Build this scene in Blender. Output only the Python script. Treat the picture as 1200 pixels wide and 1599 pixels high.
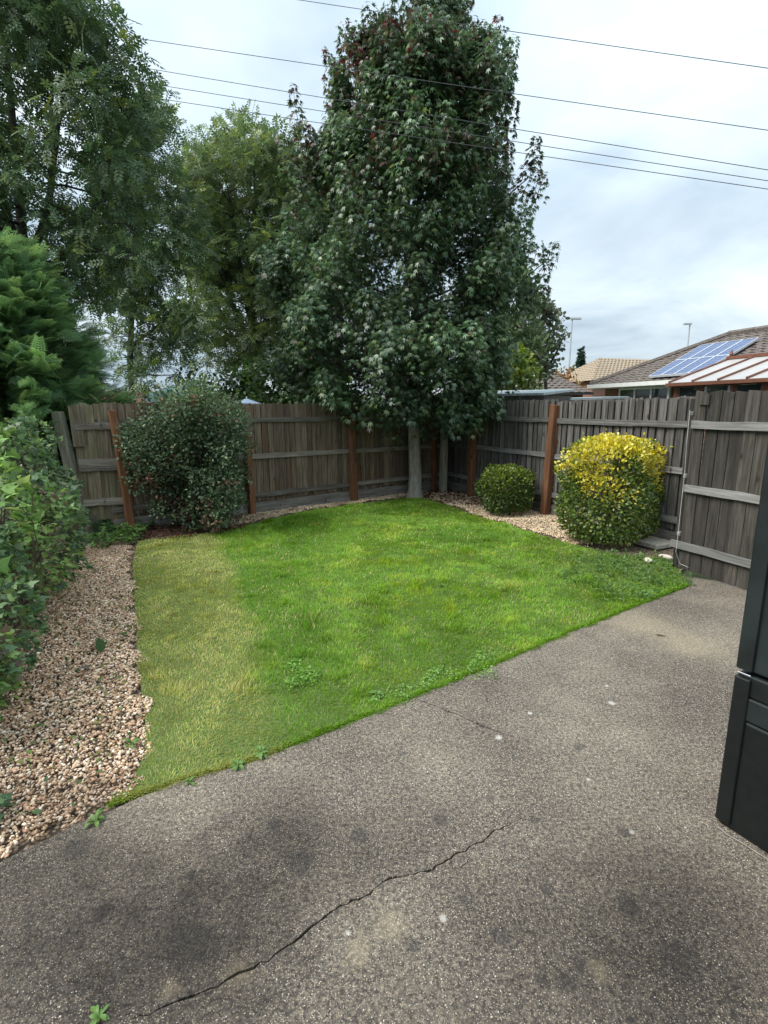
import bpy, math, random
import numpy as np
from mathutils import Vector, Matrix
from mathutils.geometry import delaunay_2d_cdt

for o in list(bpy.data.objects): bpy.data.objects.remove(o)
scene = bpy.context.scene
COL = scene.collection
rng = np.random.default_rng(7); random.seed(7)

# ------------------------------------------------------------------ camera
F_PX, CAM_H, HORIZON = 820.0, 1.65, 637.0
PITCH = math.atan((799.5 - HORIZON) / F_PX)
cam_d = bpy.data.cameras.new('camera'); cam = bpy.data.objects.new('camera', cam_d); COL.objects.link(cam)
cam_d.sensor_fit = 'HORIZONTAL'; cam_d.sensor_width = 36.0; cam_d.lens = 36.0 * F_PX / 1200.0
cam_d.clip_start = 0.02; cam_d.clip_end = 2000
cam.location = (0, 0, CAM_H); cam.rotation_euler = (math.pi / 2 - PITCH, 0, 0)
scene.camera = cam
scene.render.resolution_x, scene.render.resolution_y = 768, 1024

# ------------------------------------------------------------------ world, sun, exposure
SUN_EL, SUN_AZ = math.radians(52), math.radians(-105)      # azimuth from +Y towards +X
world = bpy.data.worlds.new('World'); scene.world = world; world.use_nodes = True
wt = world.node_tree; wt.nodes.clear()
def wn(t, **k):
    n = wt.nodes.new(t)
    for a, b in k.items(): setattr(n, a, b)
    return n
wout = wn('ShaderNodeOutputWorld'); wbg = wn('ShaderNodeBackground')
sky = wn('ShaderNodeTexSky', sky_type='NISHITA'); sky.sun_disc = False
sky.sun_elevation = SUN_EL; sky.sun_rotation = SUN_AZ
skm = wn('ShaderNodeMixRGB', blend_type='MULTIPLY'); skm.inputs[0].default_value = 1
skm.inputs[2].default_value = (1.0, 1.0, 1.0, 1)
tc = wn('ShaderNodeTexCoord'); sep = wn('ShaderNodeSeparateXYZ')
wt.links.new(tc.outputs['Generated'], sep.inputs[0])
zc = wn('ShaderNodeMath', operation='MAXIMUM'); zc.inputs[1].default_value = 0.0; wt.links.new(sep.outputs[2], zc.inputs[0])
za = wn('ShaderNodeMath', operation='ADD'); za.inputs[1].default_value = 0.22; wt.links.new(zc.outputs[0], za.inputs[0])
dx = wn('ShaderNodeMath', operation='DIVIDE'); dy = wn('ShaderNodeMath', operation='DIVIDE')
wt.links.new(sep.outputs[0], dx.inputs[0]); wt.links.new(za.outputs[0], dx.inputs[1])
wt.links.new(sep.outputs[1], dy.inputs[0]); wt.links.new(za.outputs[0], dy.inputs[1])
cmb = wn('ShaderNodeCombineXYZ'); wt.links.new(dx.outputs[0], cmb.inputs[0]); wt.links.new(dy.outputs[0], cmb.inputs[1])
cmb.inputs[2].default_value = 3.1
n1 = wn('ShaderNodeTexNoise'); n1.inputs['Scale'].default_value = 1.15; n1.inputs['Detail'].default_value = 7; n1.inputs['Roughness'].default_value = 0.52
n1.inputs['Distortion'].default_value = 0.35
wt.links.new(cmb.outputs[0], n1.inputs['Vector'])
crmp = wn('ShaderNodeValToRGB'); cr = crmp.color_ramp
cr.elements[0].position = 0.36; cr.elements[0].color = (4.2, 5.4, 6.5, 1)
cr.elements[1].position = 0.68; cr.elements[1].color = (8.6, 9.5, 10.0, 1)
e = cr.elements.new(0.50); e.color = (6.3, 7.5, 8.3, 1)
wt.links.new(n1.outputs['Fac'], crmp.inputs[0])
n2 = wn('ShaderNodeTexNoise'); n2.inputs['Scale'].default_value = 0.8; n2.inputs['Detail'].default_value = 5
cm2 = wn('ShaderNodeVectorMath', operation='ADD'); cm2.inputs[1].default_value = (7.3, 2.2, 5.0)
wt.links.new(cmb.outputs[0], cm2.inputs[0]); wt.links.new(cm2.outputs[0], n2.inputs['Vector'])
cov = wn('ShaderNodeMapRange'); cov.inputs[1].default_value = 0.36; cov.inputs[2].default_value = 0.58
cov.inputs[3].default_value = 0.62; cov.inputs[4].default_value = 1.0
wt.links.new(n2.outputs['Fac'], cov.inputs[0])
mx = wn('ShaderNodeMixRGB'); wt.links.new(cov.outputs[0], mx.inputs[0])
wt.links.new(sky.outputs[0], skm.inputs[1]); wt.links.new(skm.outputs[0], mx.inputs[1]); wt.links.new(crmp.outputs[0], mx.inputs[2])
# overcast vault: graded brighter towards the zenith to put more light on the ground
vg = wn('ShaderNodeMath', operation='MULTIPLY_ADD'); vg.inputs[1].default_value = 0.80; vg.inputs[2].default_value = 0.60; wt.links.new(zc.outputs[0], vg.inputs[0])
vm = wn('ShaderNodeMixRGB', blend_type='MULTIPLY'); vm.inputs[0].default_value = 1.0
wt.links.new(mx.outputs[0], vm.inputs[1]); wt.links.new(vg.outputs[0], vm.inputs[2])
wt.links.new(vm.outputs[0], wbg.inputs[0]); wbg.inputs[1].default_value = 0.05
wt.links.new(wbg.outputs[0], wout.inputs[0])

sun_d = bpy.data.lights.new('sun', 'SUN'); sun = bpy.data.objects.new('sun', sun_d); COL.objects.link(sun)
sun_d.energy = 1.5; sun_d.angle = math.radians(35); sun_d.color = (1.0, 0.965, 0.91)
sdir = Vector((math.sin(SUN_AZ) * math.cos(SUN_EL), math.cos(SUN_AZ) * math.cos(SUN_EL), math.sin(SUN_EL)))
sun.rotation_euler = (-sdir).to_track_quat('-Z', 'Y').to_euler()
vs = scene.view_settings; vs.view_transform = 'Standard'; vs.look = 'None'; vs.exposure = 1.72; vs.gamma = 1.0; vs.use_curve_mapping = False

# ------------------------------------------------------------------ pixel helpers (a direction; distance always comes from what a thing touches)
_c, _s = math.cos(PITCH), math.sin(PITCH)
def ray(px, py):
    x = (px - 600) / F_PX; y = -(py - 799.5) / F_PX
    return Vector((x, _c + y * _s, -_s + y * _c))
def G(px, py, z=0.0):
    r = ray(px, py); t = (z - CAM_H) / r.z
    return Vector((r.x * t, r.y * t, z))
def P(px, py, Y):
    r = ray(px, py); t = Y / r.y
    return Vector((r.x * t, Y, CAM_H + r.z * t))

# ------------------------------------------------------------------ generic helpers
def mesh_np(name, V, faces_flat, counts, mat=None, parent=None, col=None, smooth=False):
    """V (n,3) array, faces_flat flat vertex index array, counts per-face loop counts; col (n,3) point colour"""
    me = bpy.data.meshes.new(name)
    V = np.asarray(V, dtype=np.float32); ff = np.asarray(faces_flat, dtype=np.int32); ct = np.asarray(counts, dtype=np.int32)
    me.vertices.add(len(V)); me.vertices.foreach_set('co', V.ravel())
    me.loops.add(len(ff)); me.loops.foreach_set('vertex_index', ff)
    me.polygons.add(len(ct))
    st = np.zeros(len(ct), dtype=np.int32); st[1:] = np.cumsum(ct)[:-1]
    me.polygons.foreach_set('loop_start', st); me.polygons.foreach_set('loop_total', ct)
    if smooth: me.polygons.foreach_set('use_smooth', np.ones(len(ct), dtype=bool))
    me.update(calc_edges=True)
    if col is not None:
        a = me.color_attributes.new('col', 'FLOAT_COLOR', 'POINT')
        c4 = np.ones((len(V), 4), dtype=np.float32); c4[:, :3] = col
        a.data.foreach_set('color', c4.ravel())
    if mat: me.materials.append(mat)
    o = bpy.data.objects.new(name, me); COL.objects.link(o)
    if parent: o.parent = parent
    return o

class MB:
    def __init__(self): self.v = []; self.f = []; self.c = []
    def add(self, vs_, fs_, col=None):
        b = len(self.v); self.v += [tuple(p) for p in vs_]; self.f += [tuple(b + i for i in f) for f in fs_]
        if col is not None: self.c += [col] * len(vs_)
    def box(self, x0, x1, y0, y1, z0, z1, M=None):
        p = [(x0,y0,z0),(x1,y0,z0),(x1,y1,z0),(x0,y1,z0),(x0,y0,z1),(x1,y0,z1),(x1,y1,z1),(x0,y1,z1)]
        if M is not None: p = [tuple(M @ Vector(q)) for q in p]
        self.add(p, [(0,3,2,1),(4,5,6,7),(0,1,5,4),(1,2,6,5),(2,3,7,6),(3,0,4,7)])
    def bar(self, a, b, w, h=None, up=(0,0,1)):
        a = Vector(a); b = Vector(b); h = w if h is None else h
        d = (b - a).normalized(); u = Vector(up)
        s = d.cross(u)
        if s.length < 1e-4: s = d.cross(Vector((1,0,0)))
        s.normalize(); u = s.cross(d).normalized()
        p = []
        for q in (a, b):
            for (i, j) in ((-1,-1),(1,-1),(1,1),(-1,1)): p.append(q + s*(i*w/2) + u*(j*h/2))
        self.add(p, [(0,1,2,3),(7,6,5,4),(0,4,5,1),(1,5,6,2),(2,6,7,3),(3,7,4,0)])
    def tube(self, pts, radii, n=6, cap=True):
        pts = [Vector(p) for p in pts]; rings = []
        ref = Vector((0.31, 0.77, 0.11))
        base = len(self.v); vs_ = []; fs_ = []
        for i, p in enumerate(pts):
            d = (pts[min(i+1, len(pts)-1)] - pts[max(i-1, 0)])
            if d.length < 1e-6: d = Vector((0,0,1))
            d.normalize(); s = d.cross(ref).normalized(); u = s.cross(d)
            for k in range(n):
                a = 2*math.pi*k/n; vs_.append(p + (s*math.cos(a) + u*math.sin(a))*radii[i])
        for i in range(len(pts)-1):
            for k in range(n):
                fs_.append((i*n+k, i*n+(k+1)%n, (i+1)*n+(k+1)%n, (i+1)*n+k))
        if cap:
            fs_.append(tuple(range(n))[::-1]); fs_.append(tuple((len(pts)-1)*n+k for k in range(n)))
        self.add(vs_, fs_)
    def build(self, name, mat, parent=None, smooth=False):
        me = bpy.data.meshes.new(name); me.from_pydata(self.v, [], self.f); me.update()
        if self.c and len(self.c) == len(self.v):
            a = me.color_attributes.new('col', 'FLOAT_COLOR', 'POINT')
            a.data.foreach_set('color', np.array([(*c, 1) for c in self.c], dtype=np.float32).ravel())
        if smooth: me.polygons.foreach_set('use_smooth', [True]*len(me.polygons))
        if mat: me.materials.append(mat)
        o = bpy.data.objects.new(name, me); COL.objects.link(o)
        if parent: o.parent = parent
        return o

def tag(o, label=None, cat=None, group=None, kind=None):
    if label: o['label'] = label
    if cat: o['category'] = cat
    if group: o['group'] = group
    if kind: o['kind'] = kind
    return o
def thing(name, label, cat, loc=(0,0,0), rz=0.0, group=None):
    o = bpy.data.objects.new(name, None); COL.objects.link(o); o.location = loc; o.rotation_euler = (0,0,rz)
    o.empty_display_size = 0.1
    return tag(o, label, cat, group)
def bevel(o, w=0.006, seg=2):
    m = o.modifiers.new('bevel', 'BEVEL'); m.width = w; m.segments = seg; m.limit_method = 'ANGLE'
    return o

# value noise in numpy
_lat = rng.random((64, 64, 64)).astype(np.float32)
def vnoise(p, scale):
    q = np.asarray(p, dtype=np.float64) * scale + 100.0
    i = np.floor(q).astype(int); f = q - i; f = f*f*(3-2*f)
    r = 0
    for a in (0,1):
        for b in (0,1):
            for c in (0,1):
                w = (f[:,0] if a else 1-f[:,0]) * (f[:,1] if b else 1-f[:,1]) * (f[:,2] if c else 1-f[:,2])
                r = r + w * _lat[(i[:,0]+a) % 64, (i[:,1]+b) % 64, (i[:,2]+c) % 64]
    return r
def fbm(p, scale, oct=3):
    r = 0; amp = 0.5; t = 0
    for k in range(oct):
        r = r + amp * vnoise(p, scale * 2**k); t += amp; amp *= 0.5
    return r / t

# ------------------------------------------------------------------ materials
def new_mat(name):
    m = bpy.data.materials.new(name); m.use_nodes = True
    nt = m.node_tree; b = nt.nodes['Principled BSDF']
    return m, nt, b
def N(nt, t, **k):
    n = nt.nodes.new(t)
    for a, v in k.items(): setattr(n, a, v)
    return n
def ramp(nt, src, stops):
    r = N(nt, 'ShaderNodeValToRGB'); el = r.color_ramp.elements
    el[0].position = stops[0][0]; el[0].color = (*stops[0][1], 1)
    el[1].position = stops[-1][0]; el[1].color = (*stops[-1][1], 1)
    for p, c in stops[1:-1]:
        x = el.new(p); x.color = (*c, 1)
    nt.links.new(src, r.inputs[0]); return r.outputs[0]
def noise(nt, vec, scale, detail=4, rough=0.55, dist=0.0):
    n = N(nt, 'ShaderNodeTexNoise'); n.inputs['Scale'].default_value = scale; n.inputs['Detail'].default_value = detail
    n.inputs['Roughness'].default_value = rough; n.inputs['Distortion'].default_value = dist
    if vec is not None: nt.links.new(vec, n.inputs['Vector'])
    return n.outputs['Fac']
def mix(nt, fac, a, b, mode='MIX'):
    n = N(nt, 'ShaderNodeMixRGB', blend_type=mode)
    for i, v in ((0, fac), (1, a), (2, b)):
        if isinstance(v, (int, float)): n.inputs[i].default_value = v
        elif isinstance(v, tuple): n.inputs[i].default_value = (*v, 1)
        else: nt.links.new(v, n.inputs[i])
    return n.outputs[0]
def mrange(nt, src, a, b, c=0.0, d=1.0, smooth=False):
    n = N(nt, 'ShaderNodeMapRange'); nt.links.new(src, n.inputs[0])
    if smooth: n.interpolation_type = 'SMOOTHSTEP'
    for i, v in ((1,a),(2,b),(3,c),(4,d)): n.inputs[i].default_value = v
    return n.outputs[0]
def math_(nt, op, a, b=0.0):
    n = N(nt, 'ShaderNodeMath', operation=op)
    for i, v in ((0,a),(1,b)):
        if isinstance(v, (int,float)): n.inputs[i].default_value = v
        else: nt.links.new(v, n.inputs[i])
    return n.outputs[0]
def bump(nt, b, h, strength=0.5, dist=0.01):
    n = N(nt, 'ShaderNodeBump'); n.inputs['Strength'].default_value = strength; n.inputs['Distance'].default_value = dist
    nt.links.new(h, n.inputs['Height']); nt.links.new(n.outputs[0], b.inputs['Normal'])
def objvec(nt, scale=(1,1,1), rnd=True):
    tc = N(nt, 'ShaderNodeTexCoord'); v = tc.outputs['Object']
    if rnd:
        oi = N(nt, 'ShaderNodeObjectInfo'); mu = N(nt, 'ShaderNodeVectorMath', operation='SCALE'); mu.inputs[0].default_value = (37.0, 53.0, 71.0)
        nt.links.new(oi.outputs['Random'], mu.inputs['Scale'])
        ad = N(nt, 'ShaderNodeVectorMath', operation='ADD'); nt.links.new(v, ad.inputs[0]); nt.links.new(mu.outputs[0], ad.inputs[1]); v = ad.outputs[0]
    ml = N(nt, 'ShaderNodeVectorMath', operation='MULTIPLY'); ml.inputs[1].default_value = scale; nt.links.new(v, ml.inputs[0])
    return ml.outputs[0]

def wood(name, dark, mid, light, axis='z', stain=(0.16,0.06,0.02), stain_amt=0.35, green=0.0):
    m, nt, b = new_mat(name)
    sc = {'z': (1,1,0.06), 'x': (0.06,1,1)}[axis]
    v = objvec(nt, sc); v2 = objvec(nt, (1,1,1))
    g = noise(nt, v, 42, 5, 0.65, 0.4)
    c = ramp(nt, g, [(0.3, dark), (0.5, mid), (0.72, light)])
    oi = N(nt, 'ShaderNodeObjectInfo')
    br = mrange(nt, oi.outputs['Random'], 0, 1, 0.62, 1.25)
    hs = N(nt, 'ShaderNodeHueSaturation'); nt.links.new(br, hs.inputs['Value']); nt.links.new(c, hs.inputs['Color']); c = hs.outputs[0]
    big = noise(nt, objvec(nt, (1,1,0.35)), 4.5, 3)
    c = mix(nt, mrange(nt, big, 0.52, 0.75, 0, stain_amt), c, stain)
    if green:
        gr = noise(nt, v2, 3.0, 4)
        c = mix(nt, mrange(nt, gr, 0.45, 0.7, 0, green), c, (0.10, 0.12, 0.04))
    kn = N(nt, 'ShaderNodeTexVoronoi'); kn.inputs['Scale'].default_value = 5.5; nt.links.new(objvec(nt, (1,1,0.55)), kn.inputs['Vector'])
    c = mix(nt, mrange(nt, kn.outputs['Distance'], 0.05, 0.13, 0.8, 0), c, (0.02, 0.015, 0.01))
    nt.links.new(c, b.inputs['Base Color']); b.inputs['Roughness'].default_value = 0.88
    b.inputs['Specular IOR Level'].default_value = 0.25
    bump(nt, b, g, 0.6, 0.006)
    return m
M = {}
M['board_back'] = wood('weathered_board', (0.073,0.052,0.036), (0.155,0.117,0.083), (0.269,0.216,0.161), stain_amt=0.5)
M['board_grey'] = wood('grey_board', (0.046,0.043,0.040), (0.106,0.099,0.091), (0.207,0.194,0.178), stain=(0.029,0.025,0.021), stain_amt=0.6)
M['board_gate'] = wood('gate_board', (0.027,0.024,0.021), (0.056,0.050,0.042), (0.099,0.090,0.075), stain=(0.016,0.014,0.012), stain_amt=0.5)
M['board_green'] = wood('mossy_board', (0.076,0.065,0.043), (0.173,0.140,0.097), (0.292,0.254,0.184), green=0.45)
M['rail_back'] = wood('weathered_rail', (0.095,0.081,0.067), (0.190,0.167,0.139), (0.314,0.286,0.248), axis='x', stain_amt=0.15)
M['rail_grey'] = wood('grey_rail', (0.082,0.080,0.076), (0.163,0.160,0.151), (0.269,0.262,0.245), axis='x', stain=(0.041,0.037,0.032), stain_amt=0.3)
M['rail_gate'] = wood('pale_gate_rail', (0.145,0.141,0.130), (0.231,0.228,0.213), (0.326,0.318,0.303), axis='x', stain_amt=0.1)
M['post_orange'] = wood('orange_post_timber', (0.095,0.041,0.020), (0.173,0.076,0.037), (0.260,0.138,0.079), stain=(0.079,0.051,0.034), stain_amt=0.7)
M['post_grey'] = wood('grey_post_timber', (0.115,0.109,0.080), (0.230,0.219,0.173), (0.346,0.334,0.277), green=0.3)
M['gravel_board'] = wood('gravel_board_timber', (0.085,0.075,0.066), (0.169,0.155,0.136), (0.281,0.263,0.235), axis='x', stain=(0.048,0.056,0.027), stain_amt=0.4)

def leafmat(name, rough=0.42, trans=0.3, spec=0.5, var=0.25):
    m, nt, b = new_mat(name)
    at = N(nt, 'ShaderNodeAttribute'); at.attribute_name = 'col'
    v = noise(nt, objvec(nt, (1,1,1), False), 9, 3)
    hs = N(nt, 'ShaderNodeHueSaturation'); nt.links.new(at.outputs['Color'], hs.inputs['Color'])
    nt.links.new(mrange(nt, v, 0.3, 0.7, 1-var, 1+var), hs.inputs['Value'])
    nt.links.new(hs.outputs[0], b.inputs['Base Color']); b.inputs['Roughness'].default_value = rough
    b.inputs['Specular IOR Level'].default_value = spec
    tr = N(nt, 'ShaderNodeBsdfTranslucent')
    h2 = N(nt, 'ShaderNodeHueSaturation'); h2.inputs['Value'].default_value = 1.5; h2.inputs['Saturation'].default_value = 1.15; h2.inputs['Hue'].default_value = 0.485
    nt.links.new(hs.outputs[0], h2.inputs['Color']); nt.links.new(h2.outputs[0], tr.inputs['Color'])
    ms = N(nt, 'ShaderNodeMixShader'); ms.inputs[0].default_value = trans
    nt.links.new(b.outputs[0], ms.inputs[1]); nt.links.new(tr.outputs[0], ms.inputs[2])
    nt.links.new(ms.outputs[0], nt.nodes['Material Output'].inputs['Surface'])
    return m
M['leaf_gloss'] = leafmat('glossy_leaf', 0.36, 0.28, 0.5)
M['leaf'] = leafmat('leaf', 0.5, 0.3, 0.4)
M['leaf_matt'] = leafmat('matt_leaf', 0.7, 0.35, 0.2)
M['grass'] = leafmat('grass_blade', 0.6, 0.35, 0.2, 0.12)

def simple(name, c, rough=0.7, metal=0.0, nscale=6.0, namt=0.2, bmp=0.0, spec=0.5):
    m, nt, b = new_mat(name)
    v = noise(nt, objvec(nt), nscale, 5)
    lo = tuple(x*(1-namt) for x in c); hi = tuple(min(1, x*(1+namt)) for x in c)
    nt.links.new(ramp(nt, v, [(0.3, lo), (0.7, hi)]), b.inputs['Base Color'])
    b.inputs['Roughness'].default_value = rough; b.inputs['Metallic'].default_value = metal; b.inputs['Specular IOR Level'].default_value = spec
    if bmp: bump(nt, b, v, bmp, 0.01)
    return m
def bark(name, c0, c1, scale=14):
    m, nt, b = new_mat(name)
    v = noise(nt, objvec(nt, (1,1,0.3), False), scale, 6, 0.65)
    nt.links.new(ramp(nt, v, [(0.3, c0), (0.7, c1)]), b.inputs['Base Color']); b.inputs['Roughness'].default_value = 0.9
    nt2 = noise(nt, objvec(nt, (1,1,2.2), False), 7, 4); bump(nt, b, math_(nt, 'ADD', v, math_(nt, 'MULTIPLY', nt2, 0.6)), 1.0, 0.04); return m
M['bark_pale'] = bark('pale_bark', (0.2,0.18,0.15), (0.46,0.425,0.36), 16)
M['bark_dark'] = bark('dark_bark', (0.03,0.026,0.022), (0.08,0.07,0.058))
M['bark_pink'] = bark('pinkish_bark', (0.3,0.24,0.2), (0.5,0.42,0.36), 5)
M['twig'] = simple('twig', (0.09,0.07,0.05), 0.9)
M['wire'] = simple('cable_black', (0.055,0.06,0.065), 0.6)
M['white'] = simple('white_upvc', (0.75,0.76,0.77), 0.35, namt=0.04)
M['white_dirty'] = simple('dirty_white', (0.6,0.6,0.57), 0.6, namt=0.15)
M['metal_grey'] = simple('galvanised_metal', (0.42,0.45,0.46), 0.5, 0.3, namt=0.12)
M['felt'] = simple('shed_roof_sheet', (0.36,0.41,0.42), 0.7, namt=0.15)
M['terracotta'] = simple('terracotta_frame', (0.17,0.07,0.042), 0.5, namt=0.2)
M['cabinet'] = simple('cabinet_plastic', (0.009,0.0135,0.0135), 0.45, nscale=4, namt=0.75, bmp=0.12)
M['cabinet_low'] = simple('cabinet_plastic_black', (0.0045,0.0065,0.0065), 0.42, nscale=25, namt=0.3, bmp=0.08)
M['soil'] = simple('bare_soil', (0.075,0.05,0.034), 0.95, nscale=30, namt=0.5, bmp=0.8)
M['stone'] = simple('pale_rock', (0.5,0.45,0.36), 0.85, nscale=14, namt=0.25, bmp=0.5)
M['slab'] = simple('concrete_slab', (0.26,0.24,0.2), 0.9, nscale=25, namt=0.3, bmp=0.5)
M['blue'] = simple('blue_canvas', (0.28,0.36,0.5), 0.7)
M['teal'] = simple('turquoise_sheet', (0.30,0.52,0.53), 0.6)
M['gutter'] = simple('white_gutter', (0.7,0.7,0.68), 0.4, namt=0.06)
M['dark_plastic'] = simple('dark_downpipe', (0.03,0.03,0.03), 0.4)

def glass_mat(name, c=(0.03,0.04,0.045)):
    m, nt, b = new_mat(name); b.inputs['Base Color'].default_value = (*c, 1); b.inputs['Roughness'].default_value = 0.06
    b.inputs['Specular IOR Level'].default_value = 0.8; return m
M['pane'] = glass_mat('window_glass')
M['poly'] = simple('polycarbonate_sheet', (0.36,0.35,0.34), 0.4, namt=0.08)

def brick_mat():
    m, nt, b = new_mat('red_brick')
    br = N(nt, 'ShaderNodeTexBrick'); br.inputs['Scale'].default_value = 1.0
    br.inputs['Brick Width'].default_value = 0.225; br.inputs['Row Height'].default_value = 0.075; br.inputs['Mortar Size'].default_value = 0.01
    br.inputs['Color1'].default_value = (0.27,0.085,0.05,1); br.inputs['Color2'].default_value = (0.2,0.06,0.038,1); br.inputs['Mortar'].default_value = (0.3,0.27,0.23,1)
    tc = N(nt, 'ShaderNodeTexCoord'); sp = N(nt, 'ShaderNodeSeparateXYZ'); cb = N(nt, 'ShaderNodeCombineXYZ')
    nt.links.new(tc.outputs['Object'], sp.inputs[0]); nt.links.new(sp.outputs[0], cb.inputs[0]); nt.links.new(sp.outputs[2], cb.inputs[1])
    nt.links.new(cb.outputs[0], br.inputs['Vector']); nt.links.new(br.outputs['Color'], b.inputs['Base Color']); b.inputs['Roughness'].default_value = 0.9
    return m
M['brick'] = brick_mat()
def tile_mat(name, lo, mid, hi):
    m, nt, b = new_mat(name)
    v = noise(nt, objvec(nt, (1,1,1)), 5.0, 6, 0.7)
    v2 = noise(nt, objvec(nt, (4,4,4)), 5.0, 2)
    c = ramp(nt, v, [(0.3, lo), (0.5, mid), (0.72, hi)])
    c = mix(nt, 0.5, c, ramp(nt, v2, [(0.35, lo), (0.65, hi)]))
    nt.links.new(c, b.inputs['Base Color']); b.inputs['Roughness'].default_value = 0.9
    bump(nt, b, v2, 0.4, 0.02); return m
M['tile'] = tile_mat('brown_roof_tile', (0.05,0.04,0.034), (0.105,0.085,0.073), (0.19,0.165,0.145))
M['tile_pale'] = tile_mat('tan_roof_tile', (0.2,0.15,0.1), (0.28,0.22,0.155), (0.34,0.28,0.2))
M['tile_red'] = tile_mat('dark_red_roof_tile', (0.06,0.02,0.014), (0.11,0.04,0.028), (0.16,0.065,0.045))
def solar_mat():
    m, nt, b = new_mat('solar_cell'); tc = N(nt, 'ShaderNodeTexCoord')
    br = N(nt, 'ShaderNodeTexBrick'); br.offset = 0.0; br.inputs['Brick Width'].default_value = 0.16; br.inputs['Row Height'].default_value = 0.16
    br.inputs['Mortar Size'].default_value = 0.006; br.inputs['Scale'].default_value = 1
    br.inputs['Color1'].default_value = (0.05,0.08,0.17,1); br.inputs['Color2'].default_value = (0.06,0.095,0.195,1); br.inputs['Mortar'].default_value = (0.2,0.25,0.34,1)
    nt.links.new(tc.outputs['Object'], br.inputs['Vector']); nt.links.new(br.outputs['Color'], b.inputs['Base Color'])
    b.inputs['Roughness'].default_value = 0.32; b.inputs['Specular IOR Level'].default_value = 0.25; return m
M['solar'] = solar_mat()
M['alu'] = simple('aluminium_frame', (0.65,0.67,0.7), 0.35, 0.4, namt=0.05)

# --- ground materials (all in metres, object coordinates = world)
def lawn_mat():
    m, nt, b = new_mat('lawn_thatch'); v = objvec(nt, (1,1,1), False)
    a = noise(nt, v, 60, 4); c = ramp(nt, a, [(0.3, (0.05,0.055,0.018)), (0.5, (0.07,0.12,0.02)), (0.75, (0.14,0.17,0.05))])
    nt.links.new(c, b.inputs['Base Color']); b.inputs['Roughness'].default_value = 0.95; bump(nt, b, a, 0.8, 0.02); return m
M['lawn'] = lawn_mat()
def far_mat():
    m, nt, b = new_mat('rough_ground'); v = objvec(nt, (1,1,1), False)
    a = noise(nt, v, 1.2, 6); c = ramp(nt, a, [(0.3, (0.05,0.045,0.025)), (0.6, (0.06,0.085,0.025)), (0.8, (0.1,0.11,0.045))])
    nt.links.new(c, b.inputs['Base Color']); b.inputs['Roughness'].default_value = 0.95; return m
M['far'] = far_mat()
def bed_mat():
    m, nt, b = new_mat('gravel_bed_base'); v = objvec(nt, (1,1,1), False)
    vo = N(nt, 'ShaderNodeTexVoronoi'); vo.inputs['Scale'].default_value = 55; nt.links.new(v, vo.inputs['Vector'])
    sp = N(nt, 'ShaderNodeSeparateColor'); nt.links.new(vo.outputs['Color'], sp.inputs[0])
    c = ramp(nt, sp.outputs[0], [(0.0, (0.1,0.06,0.035)), (0.5, (0.25,0.17,0.1)), (1.0, (0.42,0.34,0.24))])
    c = mix(nt, mrange(nt, vo.outputs['Distance'], 0.25, 0.6, 0, 1), c, (0.035,0.022,0.014))
    nt.links.new(c, b.inputs['Base Color']); b.inputs['Roughness'].default_value = 0.9
    bump(nt, b, vo.outputs['Distance'], -0.8, 0.012); return m
M['bed'] = bed_mat()
def pebble_mat():
    m, nt, b = new_mat('pebble'); at = N(nt, 'ShaderNodeAttribute'); at.attribute_name = 'col'
    v = noise(nt, objvec(nt, (1,1,1), False), 90, 3)
    c = mix(nt, mrange(nt, v, 0.35, 0.7, 0, 0.4), at.outputs['Color'], (0.2,0.13,0.08))
    c = mix(nt, 1.0, c, (1.12,1.08,1.04), 'MULTIPLY'); nt.links.new(c, b.inputs['Base Color']); b.inputs['Roughness'].default_value = 0.72; return m
M['pebble'] = pebble_mat()

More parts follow.
